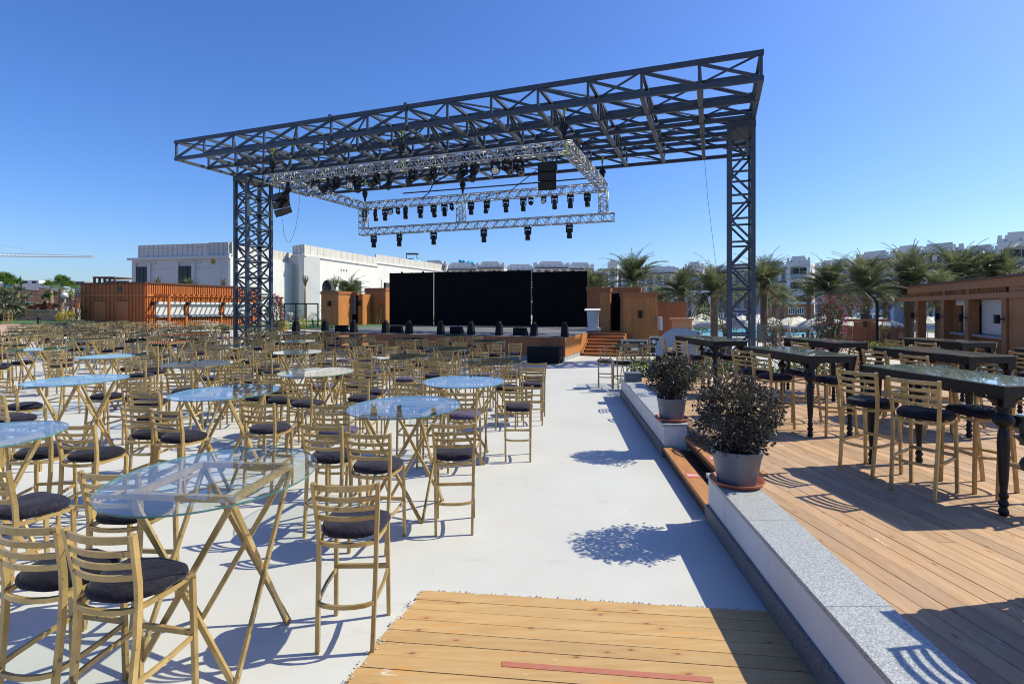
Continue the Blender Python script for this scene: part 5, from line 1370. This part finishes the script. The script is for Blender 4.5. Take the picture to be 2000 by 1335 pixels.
# wooden-clad ramp with two parapets
def ramp(px0, Y0, ya0, yb0, px1, Y1, ya1, yb1, lab):
    a, b_ = at(px0, Y0), at(px1, Y1); o, L = seg_root("wooden_ramp", a, b_, lab, "ramp", "wooden ramp walls on the far left"); n = 34
    for i in range(n):
        t0, t1 = i / n, (i + 1) / n - .1 / n; zt0, zt1 = [zat(ya0, Y0) * (1 - t) + zat(ya1, Y1) * t for t in (t0, t1)]; zb0, zb1 = [zat(yb0, Y0) * (1 - t) + zat(yb1, Y1) * t for t in (t0, t1)]
        v = []
        for y in (0, .12): v += [(L * t0, y, zb0), (L * t1, y, zb1), (L * t1, y, zt1), (L * t0, y, zt0)]
        MB().add(v, [(0, 1, 2, 3), (7, 6, 5, 4), (0, 4, 5, 1), (1, 5, 6, 2), (2, 6, 7, 3), (3, 7, 4, 0)]).build("cladding_board", "kiosk_wood", o)
    MB().bar((0, .06, zat(ya0, Y0)), (L, .06, zat(ya1, Y1)), .2, .12).build("handrail", "dark_trim", o)
    for t in (.05, .35, .65, .95): MB().bb(L * t - .2, L * t + .2, .2, .6, 0, zat(yb0, Y0) * (1 - t) + zat(yb1, Y1) * t).build("column", "concrete", o)
ramp(24, 78, 568, 584, 154, 66, 589, 602, "orange wooden ramp parapet sloping down to the kiosk, nearer one")
ramp(10, 90, 563, 575, 92, 86, 569, 578, "orange wooden ramp parapet behind the trimmed palm, farther one")
ramp(76, 84, 562, 575, 158, 72, 580, 592, "orange wooden ramp parapet between the fan palms and the kiosk")
# ------------------------------------------------------------------ palms
def date_crown(seed, n=60, L=2.8):
    r = random.Random(seed); b = MB()
    for i in range(n):
        az = r.uniform(0, 6.283); el = R(r.choice((84, 74, 64, 54, 44, 32, 18, 4, -12)) + r.uniform(-8, 8)); ll = L * r.uniform(.8, 1.1)
        pts = []; p = Vector((0, 0, 0)); e = el; seg = 11
        for k in range(seg + 1):
            pts.append(p.copy()); d = Vector((math.cos(az) * math.cos(e), math.sin(az) * math.cos(e), math.sin(e)))
            p = p + d * ll / seg; e -= R(3.6 + 6.8 * k / seg) * (1.0 if el > 0 else .7)
        mi = 1 if el < R(-8) and r.random() < .5 else 0
        b.sweep(pts, .022, .022, 0, n=3)
        for k in range(1, seg + 1):
            for h in (0, .25, .5, .75):
                f = min((k + h) / (seg + .6), 1); i0 = min(int(f * seg), seg - 1); t = f * seg - i0
                c = pts[i0].lerp(pts[i0 + 1], t); d = (pts[i0 + 1] - pts[i0]).normalized()
                side = d.cross(Vector((0, 0, 1)));
                if side.length < .05: side = Vector((1, 0, 0))
                side.normalize(); upv = side.cross(d).normalized()
                w = .50 * (math.sin(min(1, f * 1.15 + .12) * math.pi) ** .6 + .12)
                for s in (-1, 1):
                    dr = (d * .75 + side * s * .85 + upv * r.uniform(.1, .5)).normalized() * w * r.uniform(.8, 1.15)
                    nn = d * .023
                    b.add([c - nn, c + nn, c + dr * .6 + nn * .8 + Vector((0, 0, -.01)), c + dr + Vector((0, 0, -.07 * w))], [(0, 1, 2, 3)], mi)
    return b.mesh("crown", ["frond", "frond_dry"])
def fan_crown(seed, n=20, L=1.3):
    r = random.Random(seed); b = MB()
    for i in range(n):
        az = r.uniform(0, 6.283); el = R(r.uniform(15, 85) if r.random() < .7 else r.uniform(-60, 10)); st_ = L * .55
        d = Vector((math.cos(az) * math.cos(el), math.sin(az) * math.cos(el), math.sin(el))); c = d * st_
        b.sweep([Vector((0, 0, 0)), c], .025, .02, 0, n=3)
        side = d.cross(Vector((0, 0, 1))).normalized(); up = side.cross(d).normalized()
        for k in range(15):
            a = R(-75 + 150 * k / 14); v = (d * math.cos(a) + side * math.sin(a)).normalized(); ln = L * .62 * (1 - .2 * abs(a)) * r.uniform(.9, 1.1)
            wv = v.cross(up).normalized() * .045
            tip = c + v * ln + Vector((0, 0, -.12 * ln * ln)); mid = c + v * ln * .55
            b.add([c, mid - wv, tip, mid + wv], [(0, 1, 2, 3)], 0)
    return b.mesh("crown", ["fan_green"])
DC = [date_crown(s) for s in (11, 12, 13, 14)]; FC = [fan_crown(21), fan_crown(22)]
def trunk_mesh(h, r0, r1, m, scaly=True):
    b = MB(); prof = []; n = max(6, int(h / .16)) if scaly else 8
    for i in range(n + 1):
        z = h * i / n; rr = r0 + (r1 - r0) * i / n
        if scaly: prof += [(rr * 1.10, z), (rr * .93, min(h, z + h / n * .6))]
        else: prof.append((rr, z))
    prof[0] = (r0 * 1.25, 0)
    return b.lathe(prof, 9).mesh("trunk", m)
def date_palm(px, Y, ytop, lab, sc_=1.0, z0=0.0, lean=0.0, dense=None):
    """ytop: picture height of the crown's top"""
    z0 = PZ if px > 1100 else z0; p = at(px, Y, z0); zt = zat(ytop, Y) - 2.0 * sc_
    o = root("date_palm", p, rnd.uniform(0, 6), label=lab, cat="palm tree", group="date palms by the pool")
    t = link("trunk", trunk_mesh(zt - z0, .30 * min(1, sc_ + .1), .22 * sc_, "trunk"), o)
    c = link("crown", DC[rnd.randrange(4)], o, loc=(0, 0, zt - z0 - .05)); c.scale = (sc_, sc_, sc_ * 1.05); c.rotation_euler = (0, 0, rnd.uniform(0, 6))
    MB().lathe([(.22 * sc_, -.5), (.34 * sc_, -.1), (.20 * sc_, .25)], 9).build("crown_shaft", "frond_dry", o, loc=(0, 0, zt - z0))
    return o
pl = [(1236, 50, 490, 1.4, "tallest feathery date palm, centre right behind the wooden booths"), (1160, 58, 523, 1.1, "date palm peeking out beside the right backdrop"), (1330, 47, 517, 1.1, "date palm right of the tallest one, above the reddish booth"),
      (1395, 42, 508, 1.1, "date palm with bare trunk just left of the right steel tower"), (1492, 46, 500, 1.2, "date palm immediately right of the steel tower"), (1622, 41, 508, 1.15, "date palm with thick trunk above the bougainvillea"),
      (1690, 37, 497, 1.2, "date palm with thick trunk behind the black lamp post"), (1776, 38, 486, 1.3, "date palm at the left end of the bar pavilion roof"), (1868, 44, 482, 1.45, "broad date palm above the middle of the bar roof"), (1955, 43, 482, 1.4, "date palm above the right end of the bar roof"),
      (1915, 52, 500, 1.3, "smaller date palm between the two broad ones above the bar roof"), (1462, 62, 545, .9, "small distant date palm behind the steel tower"), (1512, 64, 552, .9, "small distant date palm left of the brown pool hut"), (1528, 70, 556, .85, "thin distant date palm next to the brown pool hut"),
      (1580, 66, 540, .9, "thin date palm right of the brown pool hut"), (1640, 60, 548, .9, "distant date palm between the two thick-trunked ones"), (1660, 66, 545, .85, "thin distant date palm behind the lamp post"), (1290, 62, 555, .85, "small distant date palm behind the wooden booth roof"),
      (1200, 66, 560, .85, "small distant palm low beside the tallest one"), (1418, 64, 545, .9, "small distant date palm behind the portal palm"), (1728, 62, 545, .95, "distant date palm behind the picket fence"), (1835, 36, 520, 1.0, "date palm with thin trunk seen through the bar pavilion"),
      (680, 62, 538, 1.25, "date palm behind the orange booths on stage left")]
for (px, Y, yt, s_, lb) in pl: date_palm(px, Y, yt + 2, lb, s_ * rnd.uniform(1.0, 1.14))
def fan_palm(px, Y, ybase, ytop, lab, s_=1.0, cr=0, trim=False):
    z0 = zat(ybase, Y); zt = zat(ytop, Y) - .9 * s_
    o = root("fan_palm", at(px, Y, z0), rnd.uniform(0, 6), label=lab, cat="palm tree", group="fan palms on the left")
    link("trunk", trunk_mesh(zt - z0, .36, .20, "trunk_pale"), o)
    c = link("crown", FC[cr], o, loc=(0, 0, zt - z0)); c.scale = (s_ * (.4 if trim else .78), s_ * (.4 if trim else .78), s_ * .85)
fan_palm(8, 60, 625, 536, "leafy fan palm cut by the left edge", 1.5, 0)
fan_palm(33, 64, 622, 541, "fan palm with a small trimmed crown near the left edge", 1.5, 1, True)
fan_palm(119, 62, 624, 541, "bushy green fan palm beside the white globe lamp", 1.4, 0)
fan_palm(99, 65, 622, 548, "fan palm leaning left of the bushy one", 1.15, 1); fan_palm(140, 69, 620, 551, "fan palm half hidden by the kiosk's left corner", 1.1, 0)
fan_palm(90, 62, 624, 572, "short young fan palm below the ramp", 1.0, 1, True)
def slim_palm(px, Y, yb, yt, lab):
    z0 = max(0, zat(yb, Y)); zt = zat(yt, Y); o = root("young_palm", at(px, Y, z0), 0, label=lab, cat="palm tree")
    link("trunk", trunk_mesh(zt - z0 - 1.6, .16, .12, "trunk_pale", False), o); b = MB(); r = random.Random(px)
    for i in range(16):
        a = r.uniform(0, 6.28); e = .25 + .35 * r.random(); b.sweep([(0, 0, 0), (math.cos(a) * e * .5, math.sin(a) * e * .5, .9), (math.cos(a) * e, math.sin(a) * e, 1.3 + r.random() * .6)], .10, .03)
    b.build("crown", "frond_dry", o, loc=(0, 0, zt - z0 - 1.7))
slim_palm(596, 78, 622, 540, "slim young palm with tied-up leaves before the white building")
slim_palm(655, 70, 622, 541, "slim dark young palm behind the stage left booth"); slim_palm(308, 76, 600, 542, "small tied palm above the kiosk roof, leftmost"); slim_palm(436, 78, 600, 545, "small tied palm above the kiosk roof beside the tower")
date_palm(368, 76, 541, "little date palm above the kiosk roof", .7)

# ------------------------------------------------------------------ shrubs, hedges, flowers
def shrub(name, px, Y, w, h, m, lab, n=700, size=.10, z0=None, extra=None, cat="shrub", group=None, px_off=0):
    p = at(px, Y, 0); p.z = gz(p.x, p.y) if z0 is None else z0
    o = root(name, p, rnd.uniform(0, 6), label=lab, cat=cat, group=group)
    g = MB()
    for i in range(5):
        a = rnd.uniform(0, 6.28); g.tube([(0, 0, 0), (math.cos(a) * w * .2, math.sin(a) * w * .2, h * .6)], .02, 4)
    g.build("stem", "stem", o)
    b = leaf_cloud(n, (w / 2, w / 2, h / 2), size, int(px) + 7, fill=.45, lump=.3, c=(0, 0, h * .52))
    b.build("foliage", m, o)
    if extra: leaf_cloud(int(n * .3), (w / 2 * 1.03, w / 2 * 1.03, h / 2 * 1.02), size * .9, int(px) + 99, fill=.8, lump=.3, c=(0, 0, h * .53)).build("blossom", extra, o)
    return o
shrub("bougainvillea", 537, 42, 1.1, 3.0, "leaf_green", "pink bougainvillea column right of the left steel tower", 1500, .17, 0, "flower_pink")
shrub("bougainvillea", 1622, 29, 1.35, 2.4, "leaf_green", "large pink bougainvillea beside the picket fence", 2200, .13, 0, "flower_pink")
shrub("bougainvillea", 1644, 31, 2.4, 1.0, "leaf_green", "arching pink bougainvillea branch over the picket fence", 1100, .13, 1.9, "flower_pink")
shrub("bougainvillea", 1511, 27, .9, 1.9, "leaf_green", "dark pink flowering column by the pool, left of the umbrellas", 1100, .11, 0, "flower_pink")
shrub("bougainvillea", 1413, 34, 1.5, 2.6, "leaf_green", "flowering creeper beside the right steel tower", 700, .12, .4, "flower_pink")
shrub("flowering_tree", 1364, 60, 2.6, 3.6, "leaf_grey", "small flowering tree behind the reddish booth", 500, .2, -.8, "terracotta")
shrub("small_tree", 1367 + 5, 70, 3.0, 3.8, "leaf_lime", "small yellow-green tree before the pointed arch", 500, .25, -1.0)
shrub("round_bush", 1541, 28, .75, 1.2, "leaf_grey", "small conical bush left of the big bougainvillea, nearer the pool", 400, .07, 0)
shrub("round_bush", 1590, 29, 1.1, 1.4, "leaf_grey", "grey-green conical bush just left of the big bougainvillea", 500, .07, 0)
shrub("round_bush", 1731, 29, .85, 1.35, "leaf_lime", "bright yellow-green round bush before the picket fence", 600, .06, .1)
for i, (px, Y, w, h, m, lb) in enumerate(((90, 40, 2.2, 1.0, "leaf_grey", "grey-green bush among the tables by the bollard"), (118, 42, 2.2, 1.0, "leaf_dark", "dark red-leaved bush under the globe lamp"), (141, 44, 1.9, 1.3, "leaf_grey", "grey bush at the kiosk's left corner"), (167, 45, 1.6, 1.1, "leaf_grey", "low bush before the kiosk's dark end wall"),
        (42, 63, 3.4, 2.8, "leaf_green", "round green bush behind the stone wall"), (150, 57, 3.0, 3.2, "leaf_green", "tall green bush left of the kiosk"), (128, 55, 1.8, 1.0, "flower_yellow", "small yellow flowering bush under the globe lamp"))):
    shrub("garden_bush", px, Y, w, h, m, lb, 900, .15)
shrub("agave_bush", 8, 57, 3.2, 3.4, "leaf_grey", "large spiky grey-green bush at the left edge", 420, .7, .8)
for px, Y, w, h, m, lb in ((647, 50, 1.4, 2.6, "leaf_grey", "dry grey shrub left of the stage booth"), (575 + 4, 70, 2.0, 2.2, "leaf_grey", "bush behind the two walking people"), (553, 47, .9, 1.0, "flower_yellow", "yellow flowering bush beside the bougainvillea column"), (612, 60, 1.3, 1.6, "leaf_green", "small green bush on the lawn by the slim palm"), (590, 58, 1.0, 1.0, "flower_yellow", "small yellow bush on the central lawn")):
    shrub("garden_bush", px, Y, w, h, m, lb, 400, .13, 0)
def hedge(name, a, b_, w, h, m, lab, n, size, z=0.0, extra=None):
    c = (a + b_) / 2; L = (b_ - a).length; o = root(name, (c.x, c.y, z), math.atan2(b_.y - a.y, b_.x - a.x), label=lab, cat="hedge"); r = random.Random(int(L * 100)); b = MB()
    for i in range(n):
        p = Vector((r.uniform(-L / 2, L / 2), r.uniform(-w / 2, w / 2), h * r.random() ** .6 * (1 + .15 * math.sin(i)))); t = Vector((r.gauss(0, 1), r.gauss(0, 1), abs(r.gauss(0, 1)))).normalized(); u = t.cross(Vector((r.gauss(0, 1), r.gauss(0, 1), 1))).normalized(); s = size * r.uniform(.6, 1.3)
        b.add([p, p + t * s * .5 + u * s * .25, p + t * s, p + t * s * .5 - u * s * .25], [(0, 1, 2, 3)], 1 if extra and r.random() < .35 else 0)
    b.build("foliage", [m] + ([extra] if extra else []), o)
    return o
hedge("hedge", Vector((3.1, 13.9, 0)), Vector((9.5, 13.75, 0)), .55, .78, "leaf_green", "leafy green hedge behind the deck tables", 8500, .085, 0, "leaf_lime")
hedge("hedge", Vector((9.7, 12.6, 0)), Vector((14.5, 12.6, 0)), 1.0, .9, "leaf_green", "green hedge before the bar pavilion", 3000, .07, 0)
hedge("flower_bed", at(1690, 25.5), at(1800, 24.0), .8, .55, "leaf_green", "yellow flower bed before the picket fence", 2200, .09, 0, "flower_yellow")
hedge("flower_bed", at(1500, 26.0), at(1700, 25.4), .5, .35, "leaf_red", "low red-leaved border by the pool terrace", 1600, .09, 0)
hedge("hedge", at(-30, 61.6), at(112, 61.6), 1.8, .75, "leaf_red", "dark red ground cover above the stone wall", 2600, .22, .8 + 1.0)
hedge("hedge", at(1345, 80), at(1440, 80), 3, 1.6, "leaf_green", "green hedge across the pool terrace", 1800, .3, PZ)
b = MB(); MB().bb(0, 6.8, 0, .16, .0, .14).build("garden_kerb", "wall_white", loc=(3.0, 13.62, .0), label="white kerb between the deck and the green hedge", cat="kerb")
# stone wall on the left, stone by stone
o = root("stone_wall", at(-25, 60.0, .74), 0, label="rough pale stone garden wall below the red ground cover", cat="wall"); L = (122 + 25) / F * 60.0
MB().bb(0, L, .08, .4, 0, 1.12).build("core", "mortar", o); y = 0
for r_ in range(4):
    x = -.2 * (r_ % 2)
    while x < L:
        w_ = rnd.uniform(.28, .6); h_ = .28
        if x > 0: MB().bb(x + .012, min(L, x + w_) - .012, rnd.uniform(-.03, .03), .10, r_ * h_ + .01, (r_ + 1) * h_ - .012).build("stone", "stone", o)
        x += w_
MB().bb(-.05, L + .05, -.06, .46, 1.125, 1.20).build("capping", "shutter_white", o)

# ------------------------------------------------------------------ garden lamps, bollard
o = root("globe_lamp", at(127, 58, .8), 0, label="white globe lamp on a thin pole beside the bushy fan palm", cat="lamp"); zt = zat(577, 58) - .8
MB().cyl((0, 0, 0), (0, 0, zt - .3), .07, .06, 8).build("pole", "pole_white", o)
MB().lathe([(.01, -.34)] + [(.34 * math.sin(R(a)), -.34 * math.cos(R(a))) for a in range(15, 180, 15)] + [(.01, .34)], 14).build("globe", "globe_white", o, loc=(0, 0, zt))
o = root("bollard_light", at(76, 43, gz(-38.1, 43)), 0, label="short black bollard light on the paving at far left", cat="bollard"); MB().cyl((0, 0, 0), (0, 0, .95), .12, n=10).build("post", "black_metal", o); MB().cyl((0, 0, .96), (0, 0, 1.06), .17, n=10).build("cap", "black_metal", o)
o = root("lamp_post", at(1713, 27, 0), 0, label="black lamp post with a bent arm before the picket fence", cat="lamp"); zt = zat(590, 27)
MB().bar((0, 0, 0), (0, 0, zt), .09).build("pole", "black_metal", o); MB().bar((0, 0, zt), (-.62, 0, zt + .60), .09).build("arm", "black_metal", o); MB().bar((-.16, 0, zt + .10), (-.60, 0, zt + .53), .05, .03).build("light_strip", "sign_white", o)
# dark railing frame on the lawn
o = root("goal_frame", at(588, 62, 0), 0, label="thin black rail frame on the lawn before the white building", cat="railing"); w_ = 33 / F * 62
MB().bar((-w_, 0, zat(593, 62)), (w_, 0, zat(593, 62)), .14).build("top_rail", "black_metal", o)
for x in (-w_, -w_ * .3, w_ * .3, w_): MB().bar((x, 0, 0), (x, 0, zat(593, 62)), .12).build("post", "black_metal", o)

# ------------------------------------------------------------------ picket fence, board by board
a, b_ = at(1634, 31.5), at(1772, 30.0); o, L = seg_root("picket_fence", a, b_, "brown wooden picket fence in front of the pool, behind the tables", "fence")
n = 36
for i in range(n):
    x = L * i / n; h = 1.22 + rnd.uniform(-.10, .10); w_ = .085
    MB().add([(x - w_ / 2, 0, .03), (x + w_ / 2, 0, .03), (x + w_ / 2, 0, h - .08), (x, 0, h), (x - w_ / 2, 0, h - .08), (x - w_ / 2, .03, .03), (x + w_ / 2, .03, .03), (x + w_ / 2, .03, h - .08), (x, .03, h), (x - w_ / 2, .03, h - .08)], [(0, 1, 2, 3, 4), (9, 8, 7, 6, 5), (0, 5, 6, 1), (1, 6, 7, 2), (2, 7, 8, 3), (3, 8, 9, 4), (4, 9, 5, 0)]).build("picket", "red_wood", o)
for z in (.4, .9): MB().bb(0, L, .032, .07, z - .04, z + .04).build("rail", "red_wood", o)
# small brown pergola among the pool umbrellas
o = root("brown_pergola", at(1692, 36, PZ), 0, label="brown timber pergola rising behind the picket fence", cat="pergola"); w_ = 45 / F * 36
MB().bar((-w_, 0, zat(625, 36) - PZ), (w_, 0, zat(625, 36) - PZ), .35, .16).build("beam", "red_wood", o)
for x in (-w_ * .35, w_ * .25): MB().bar((x, 0, 0), (x, 0, zat(625, 36) - PZ - .1), .38).build("post", "red_wood", o)

# ------------------------------------------------------------------ pool umbrellas
def umb_mesh(R_, h):
    b = MB(); N = 8; vs = [(0, 0, h + .62)]
    for k in range(N):
        a = 2 * math.pi * k / N; vs.append((R_ * math.cos(a), R_ * math.sin(a), h))
    for k in range(N):
        a = 2 * math.pi * (k + .5) / N; vs.append((R_ * .55 * math.cos(a), R_ * .55 * math.sin(a), h + .22))
    fs = []
    for k in range(N): fs += [(0, 1 + k, 1 + N + k), (0, 1 + N + k, 1 + (k + 1) % N), (1 + N + k, 1 + k, 1 + (k + 1) % N)]
    b.add(vs, fs); o_ = len(b.v)
    for k in range(N):
        p, q_ = vs[1 + k], vs[1 + (k + 1) % N]; b.add([p, q_, (q_[0], q_[1], h - .16), (p[0], p[1], h - .16)], [(0, 1, 2, 3)])
    return b.mesh("canopy", "canvas")
UM = umb_mesh(1.55, 2.05); UP = MB().cyl((0, 0, 0), (0, 0, 2.6), .035, n=8).mesh("pole", "pole_white"); UB = MB().lathe([(.30, 0), (.28, .08), (.05, .10)], 12).mesh("base", "concrete")
UC = MB().lathe([(.06, .75), (.19, .85), (.17, 1.5), (.10, 2.2), (.03, 2.5)], 8).mesh("canopy", "canvas")
def umbrella(px, Y, lab, s_=1.0, closed=False):
    o = root("pool_umbrella", at(px, Y, PZ), rnd.uniform(0, 6), label=lab, cat="umbrella", group="cream umbrellas around the pool"); o.scale = (s_, s_, s_)
    link("canopy", UC if closed else UM, o); link("pole", UP, o); link("base", UB, o)
ul = sorted([(1363, 47), (1396, 50), (1438, 46), (1420, 62), (1370, 72), (1450, 70), (1475, 60), (1482, 78), (1508, 60), (1520, 50), (1540, 56), (1586, 42), (1560, 70), (1610, 58), (1655, 50), (1668, 44), (1684, 56), (1722, 46), (1812, 50), (1830, 60), (1350, 58), (1795, 44), (1550, 44)])
for i, (px, Y) in enumerate(ul):
    umbrella(px, Y, "cream pool umbrella, open, number %s of those counted from the left" % (["one", "two", "three", "four", "five", "six", "seven", "eight", "nine", "ten", "eleven", "twelve", "thirteen", "fourteen", "fifteen", "sixteen", "seventeen", "eighteen", "nineteen", "twenty", "twenty-one", "twenty-two", "twenty-three"][i]), rnd.uniform(.92, 1.08))
for px, Y, lb in ((1541, 38, "closed cream umbrella beside the conical bush"), (1585, 36, "closed cream umbrella before the biggest open one"), (1607, 40, "closed cream umbrella left of the bougainvillea"), (1482, 44, "closed cream umbrella right of the steel tower"), (1742, 36, "closed cream umbrella behind the picket fence, left one"), (1752, 37, "closed cream umbrella behind the picket fence, right one")):
    umbrella(px, Y, lb, 1.0, True)
# sun loungers
def lounger_mesh():
    b = MB(); b.bb(-.32, .32, -.95, .35, .30, .36); b.add([(-.32, .35, .30), (.32, .35, .30), (.32, .95, .75), (-.32, .95, .75), (-.32, .35, .36), (.32, .35, .36), (.32, .93, .80), (-.32, .93, .80)], [(0, 3, 2, 1), (4, 5, 6, 7), (0, 1, 5, 4), (1, 2, 6, 5), (2, 3, 7, 6), (3, 0, 4, 7)])
    return b.mesh("mattress", "canvas")
LO = lounger_mesh(); LL = MB().bb(-.33, -.28, -.9, -.85, 0, .30).bb(.28, .33, -.9, -.85, 0, .30).bb(-.33, -.28, .3, .35, 0, .30).bb(.28, .33, .3, .35, 0, .30).mesh("legs", "black_metal")
lw = ["one", "two", "three", "four", "five", "six", "seven", "eight", "nine", "ten", "eleven", "twelve", "thirteen", "fourteen"]
for i, (px, Y) in enumerate(((1498, 38), (1522, 40), (1545, 39), (1562, 42), (1572, 46), (1598, 41), (1612, 44), (1478, 42), (1500, 47), (1533, 49), (1625, 50), (1800, 40), (1815, 43), (1826, 47))):
    o = root("sun_lounger", at(px, Y, PZ), R(rnd.uniform(-40, 40)), label="cream sun lounger on the pool terrace, number %s from the left" % lw[i], cat="sun lounger", group="sun loungers by the pool"); link("mattress", LO, o); link("frame", LL, o)
for px, Y, w_, h, lb in ((1500, 42, 1.6, 1.4, "folded blue canopy by the pool, left"), (1596, 44, .9, .9, "blue towel stand by the pool"), (1553, 38, .7, 1.3, "folded blue sunshade left of the woman")):
    o = root("blue_sunshade", at(px, Y, PZ), 0, label=lb, cat="sunshade"); MB().lathe([(w_ * .2, .3), (w_ * .5, .5), (w_ * .4, h * .8), (w_ * .1, h)], 9).build("cover", "blue_fabric", o); MB().cyl((0, 0, 0), (0, 0, h), .03, n=6).build("pole", "pole_white", o)
o = root("pool_chair", at(1488, 28, 0), R(20), label="upright mesh chair by the pool, right of the steel tower", cat="chair"); MB().bb(-.3, .3, .0, .05, .45, 1.35).build("backrest", "box_grey", o); MB().bb(-.3, .3, -.5, .0, .42, .47).build("seat", "box_grey", o)
for x in (-.28, .28):
    for y in (-.47, .02): MB().bar((x, y, 0), (x, y, .43), .035).build("leg", "black_metal", o)
# brown pool hut
o = root("pool_hut", at(1534, 78, PZ), 0, label="brown pool hut with white windows below the stepped hotel tower", cat="hut"); w_ = 38 / F * 78; h = zat(593, 78) - PZ
MB().bb(0, w_, 0, 5, 0, h).build("wall", "red_wood", o); MB().bb(-.1, w_ + 2.4, -.2, 5.2, h, h + .25).build("roof", "render_cool", o)
for x in (.35, 1.65):
    wi = MB().bb(x, x + 1.05, -.06, 0, h - 1.5, h - .55).build("window", "shutter_white", o)
    for k in range(3): MB().bb(x + .1 + k * .32, x + .3 + k * .32, -.08, -.061, h - 1.4, h - .65).build("pane", "window_dark", wi)
MB().bb(w_, w_ + 2.2, 1.5, 5, 0, h).build("side_wall", "red_wood", o)
# white cabana frames
for i, (px, Y, w_) in enumerate(((1415, 88, 4.2), (1497, 84, 4.0), (1606, 80, 4.4), (1694, 78, 5.0))):
    o = root("cabana", at(px, Y, PZ), 0, label="white open cabana frame near the hotel, %s from left" % N2[i], cat="cabana", group="white cabanas before the hotel"); h = 2.7
    for x in (-w_ / 2, -w_ / 6, w_ / 6, w_ / 2): MB().bar((x, 0, 0), (x, 0, h), .16).build("post", "shutter_white", o)
    MB().bar((-w_ / 2 - .3, 0, h), (w_ / 2 + .3, 0, h), .2).bar((-w_ / 2 - .3, 2.5, h), (w_ / 2 + .3, 2.5, h), .2).build("beam", "shutter_white", o)
    MB().bb(-w_ / 6, w_ / 6, 1.8, 1.9, 0, h).build("curtain", "canvas", o)

# ------------------------------------------------------------------ people
def person(px, Y, rz, top, bottom, lab, step=.22, z0=0.0, h=1.72, cap=None):
    o = root("person", at(px, Y, z0), rz, label=lab, cat="person")
    k = h / 1.72
    J = [((0, 0, .95), .15, .12), ((0, .01, 1.15), .14, .11), ((0, 0, 1.38), .17, .11), ((0, 0, 1.47), .06, .06), ((0, .02, 1.56), .075, .085), ((0, .02, 1.66), .085, .095), ((0, .02, 1.73), .04, .05)]
    E = [(0, 1), (1, 2), (2, 3), (3, 4), (4, 5), (5, 6)]
    def ch(start, pts):
        i = start
        for p in pts: J.append(p); E.append((i, len(J) - 1)); i = len(J) - 1
    for s in (-1, 1):
        ch(2, [((s * .19, 0, 1.37), .06, .06), ((s * .24, s * .04, 1.10), .045, .045), ((s * .24, .10 + s * step * .4, .90), .035, .035), ((s * .235, .13 + s * step * .5, .80), .03, .04)])
        ch(0, [((s * .09, 0, .88), .095, .10), ((s * .10, -s * step * .5 + .03, .48), .062, .065), ((s * .10, -s * step, .09), .045, .045), ((s * .105, -s * step + .10, .04), .045, .035), ((s * .11, -s * step + .18, .03), .035, .025)])
    me = bpy.data.meshes.new("body"); me.from_pydata([tuple(c * k for c in j[0]) for j in J], E, []); me.materials.append(M["skin"])
    bo = link("body", me, o); md = bo.modifiers.new("skin", 'SKIN')
    for i, j in enumerate(J): bo.data.skin_vertices[0].data[i].radius = (j[1] * k, j[2] * k)
    bo.data.skin_vertices[0].data[0].use_root = True
    ss_ = bo.modifiers.new("sub", 'SUBSURF'); ss_.levels = 1; ss_.render_levels = 1
    if top:
        b = MB(); b.lathe([(.19, .92), (.18, 1.1), (.185, 1.3), (.15, 1.43), (.07, 1.47)], 12); 
        for v in range(len(b.v)): b.v[v] = (b.v[v][0] * k, b.v[v][1] * .72 * k, b.v[v][2] * k)
        for s in (-1, 1): b.cyl((s * .17 * k, 0, 1.40 * k), (s * .235 * k, s * .03 * k, 1.12 * k), .078 * k, .065 * k, 8)
        b.build("shirt", top, o)
    if bottom:
        b = MB()
        for s in (-1, 1): b.sweep([Vector((s * .085, 0, .97)) * k, Vector((s * .095, 0, .86)) * k, Vector((s * .10, -s * step * .5 + .03, .48)) * k, Vector((s * .10, -s * step, .10)) * k], .19 * k, .20 * k, n=8, sm=True)
        b.build("trousers", bottom, o)
    else: MB().lathe([(.155, .86), (.165, .95), (.15, 1.0)], 10).build("swimwear", "swimwear", o)
    MB().lathe([(.11, 1.62), (.112, 1.68), (.09, 1.745), (.02, 1.77)], 10).build("hair", "hair_dark", o, loc=(0, .01, 0)).scale = (k, k, k)
person(569, 78, R(160), "shirt_white", "trousers_grey", "person in white shirt and dark trousers walking on the lawn path", .25)
person(565, 84, R(20), "shirt_white", "trousers_beige", "person in white shirt standing farther back by the white building", .12)
person(1568, 40, R(190), None, None, "person in dark swimwear standing by the pool", .06, h=1.62, z0=PZ)
person(1605, 66, R(90), "blue_fabric", "trousers_grey", "person in blue top standing among the umbrellas", .1, z0=PZ)
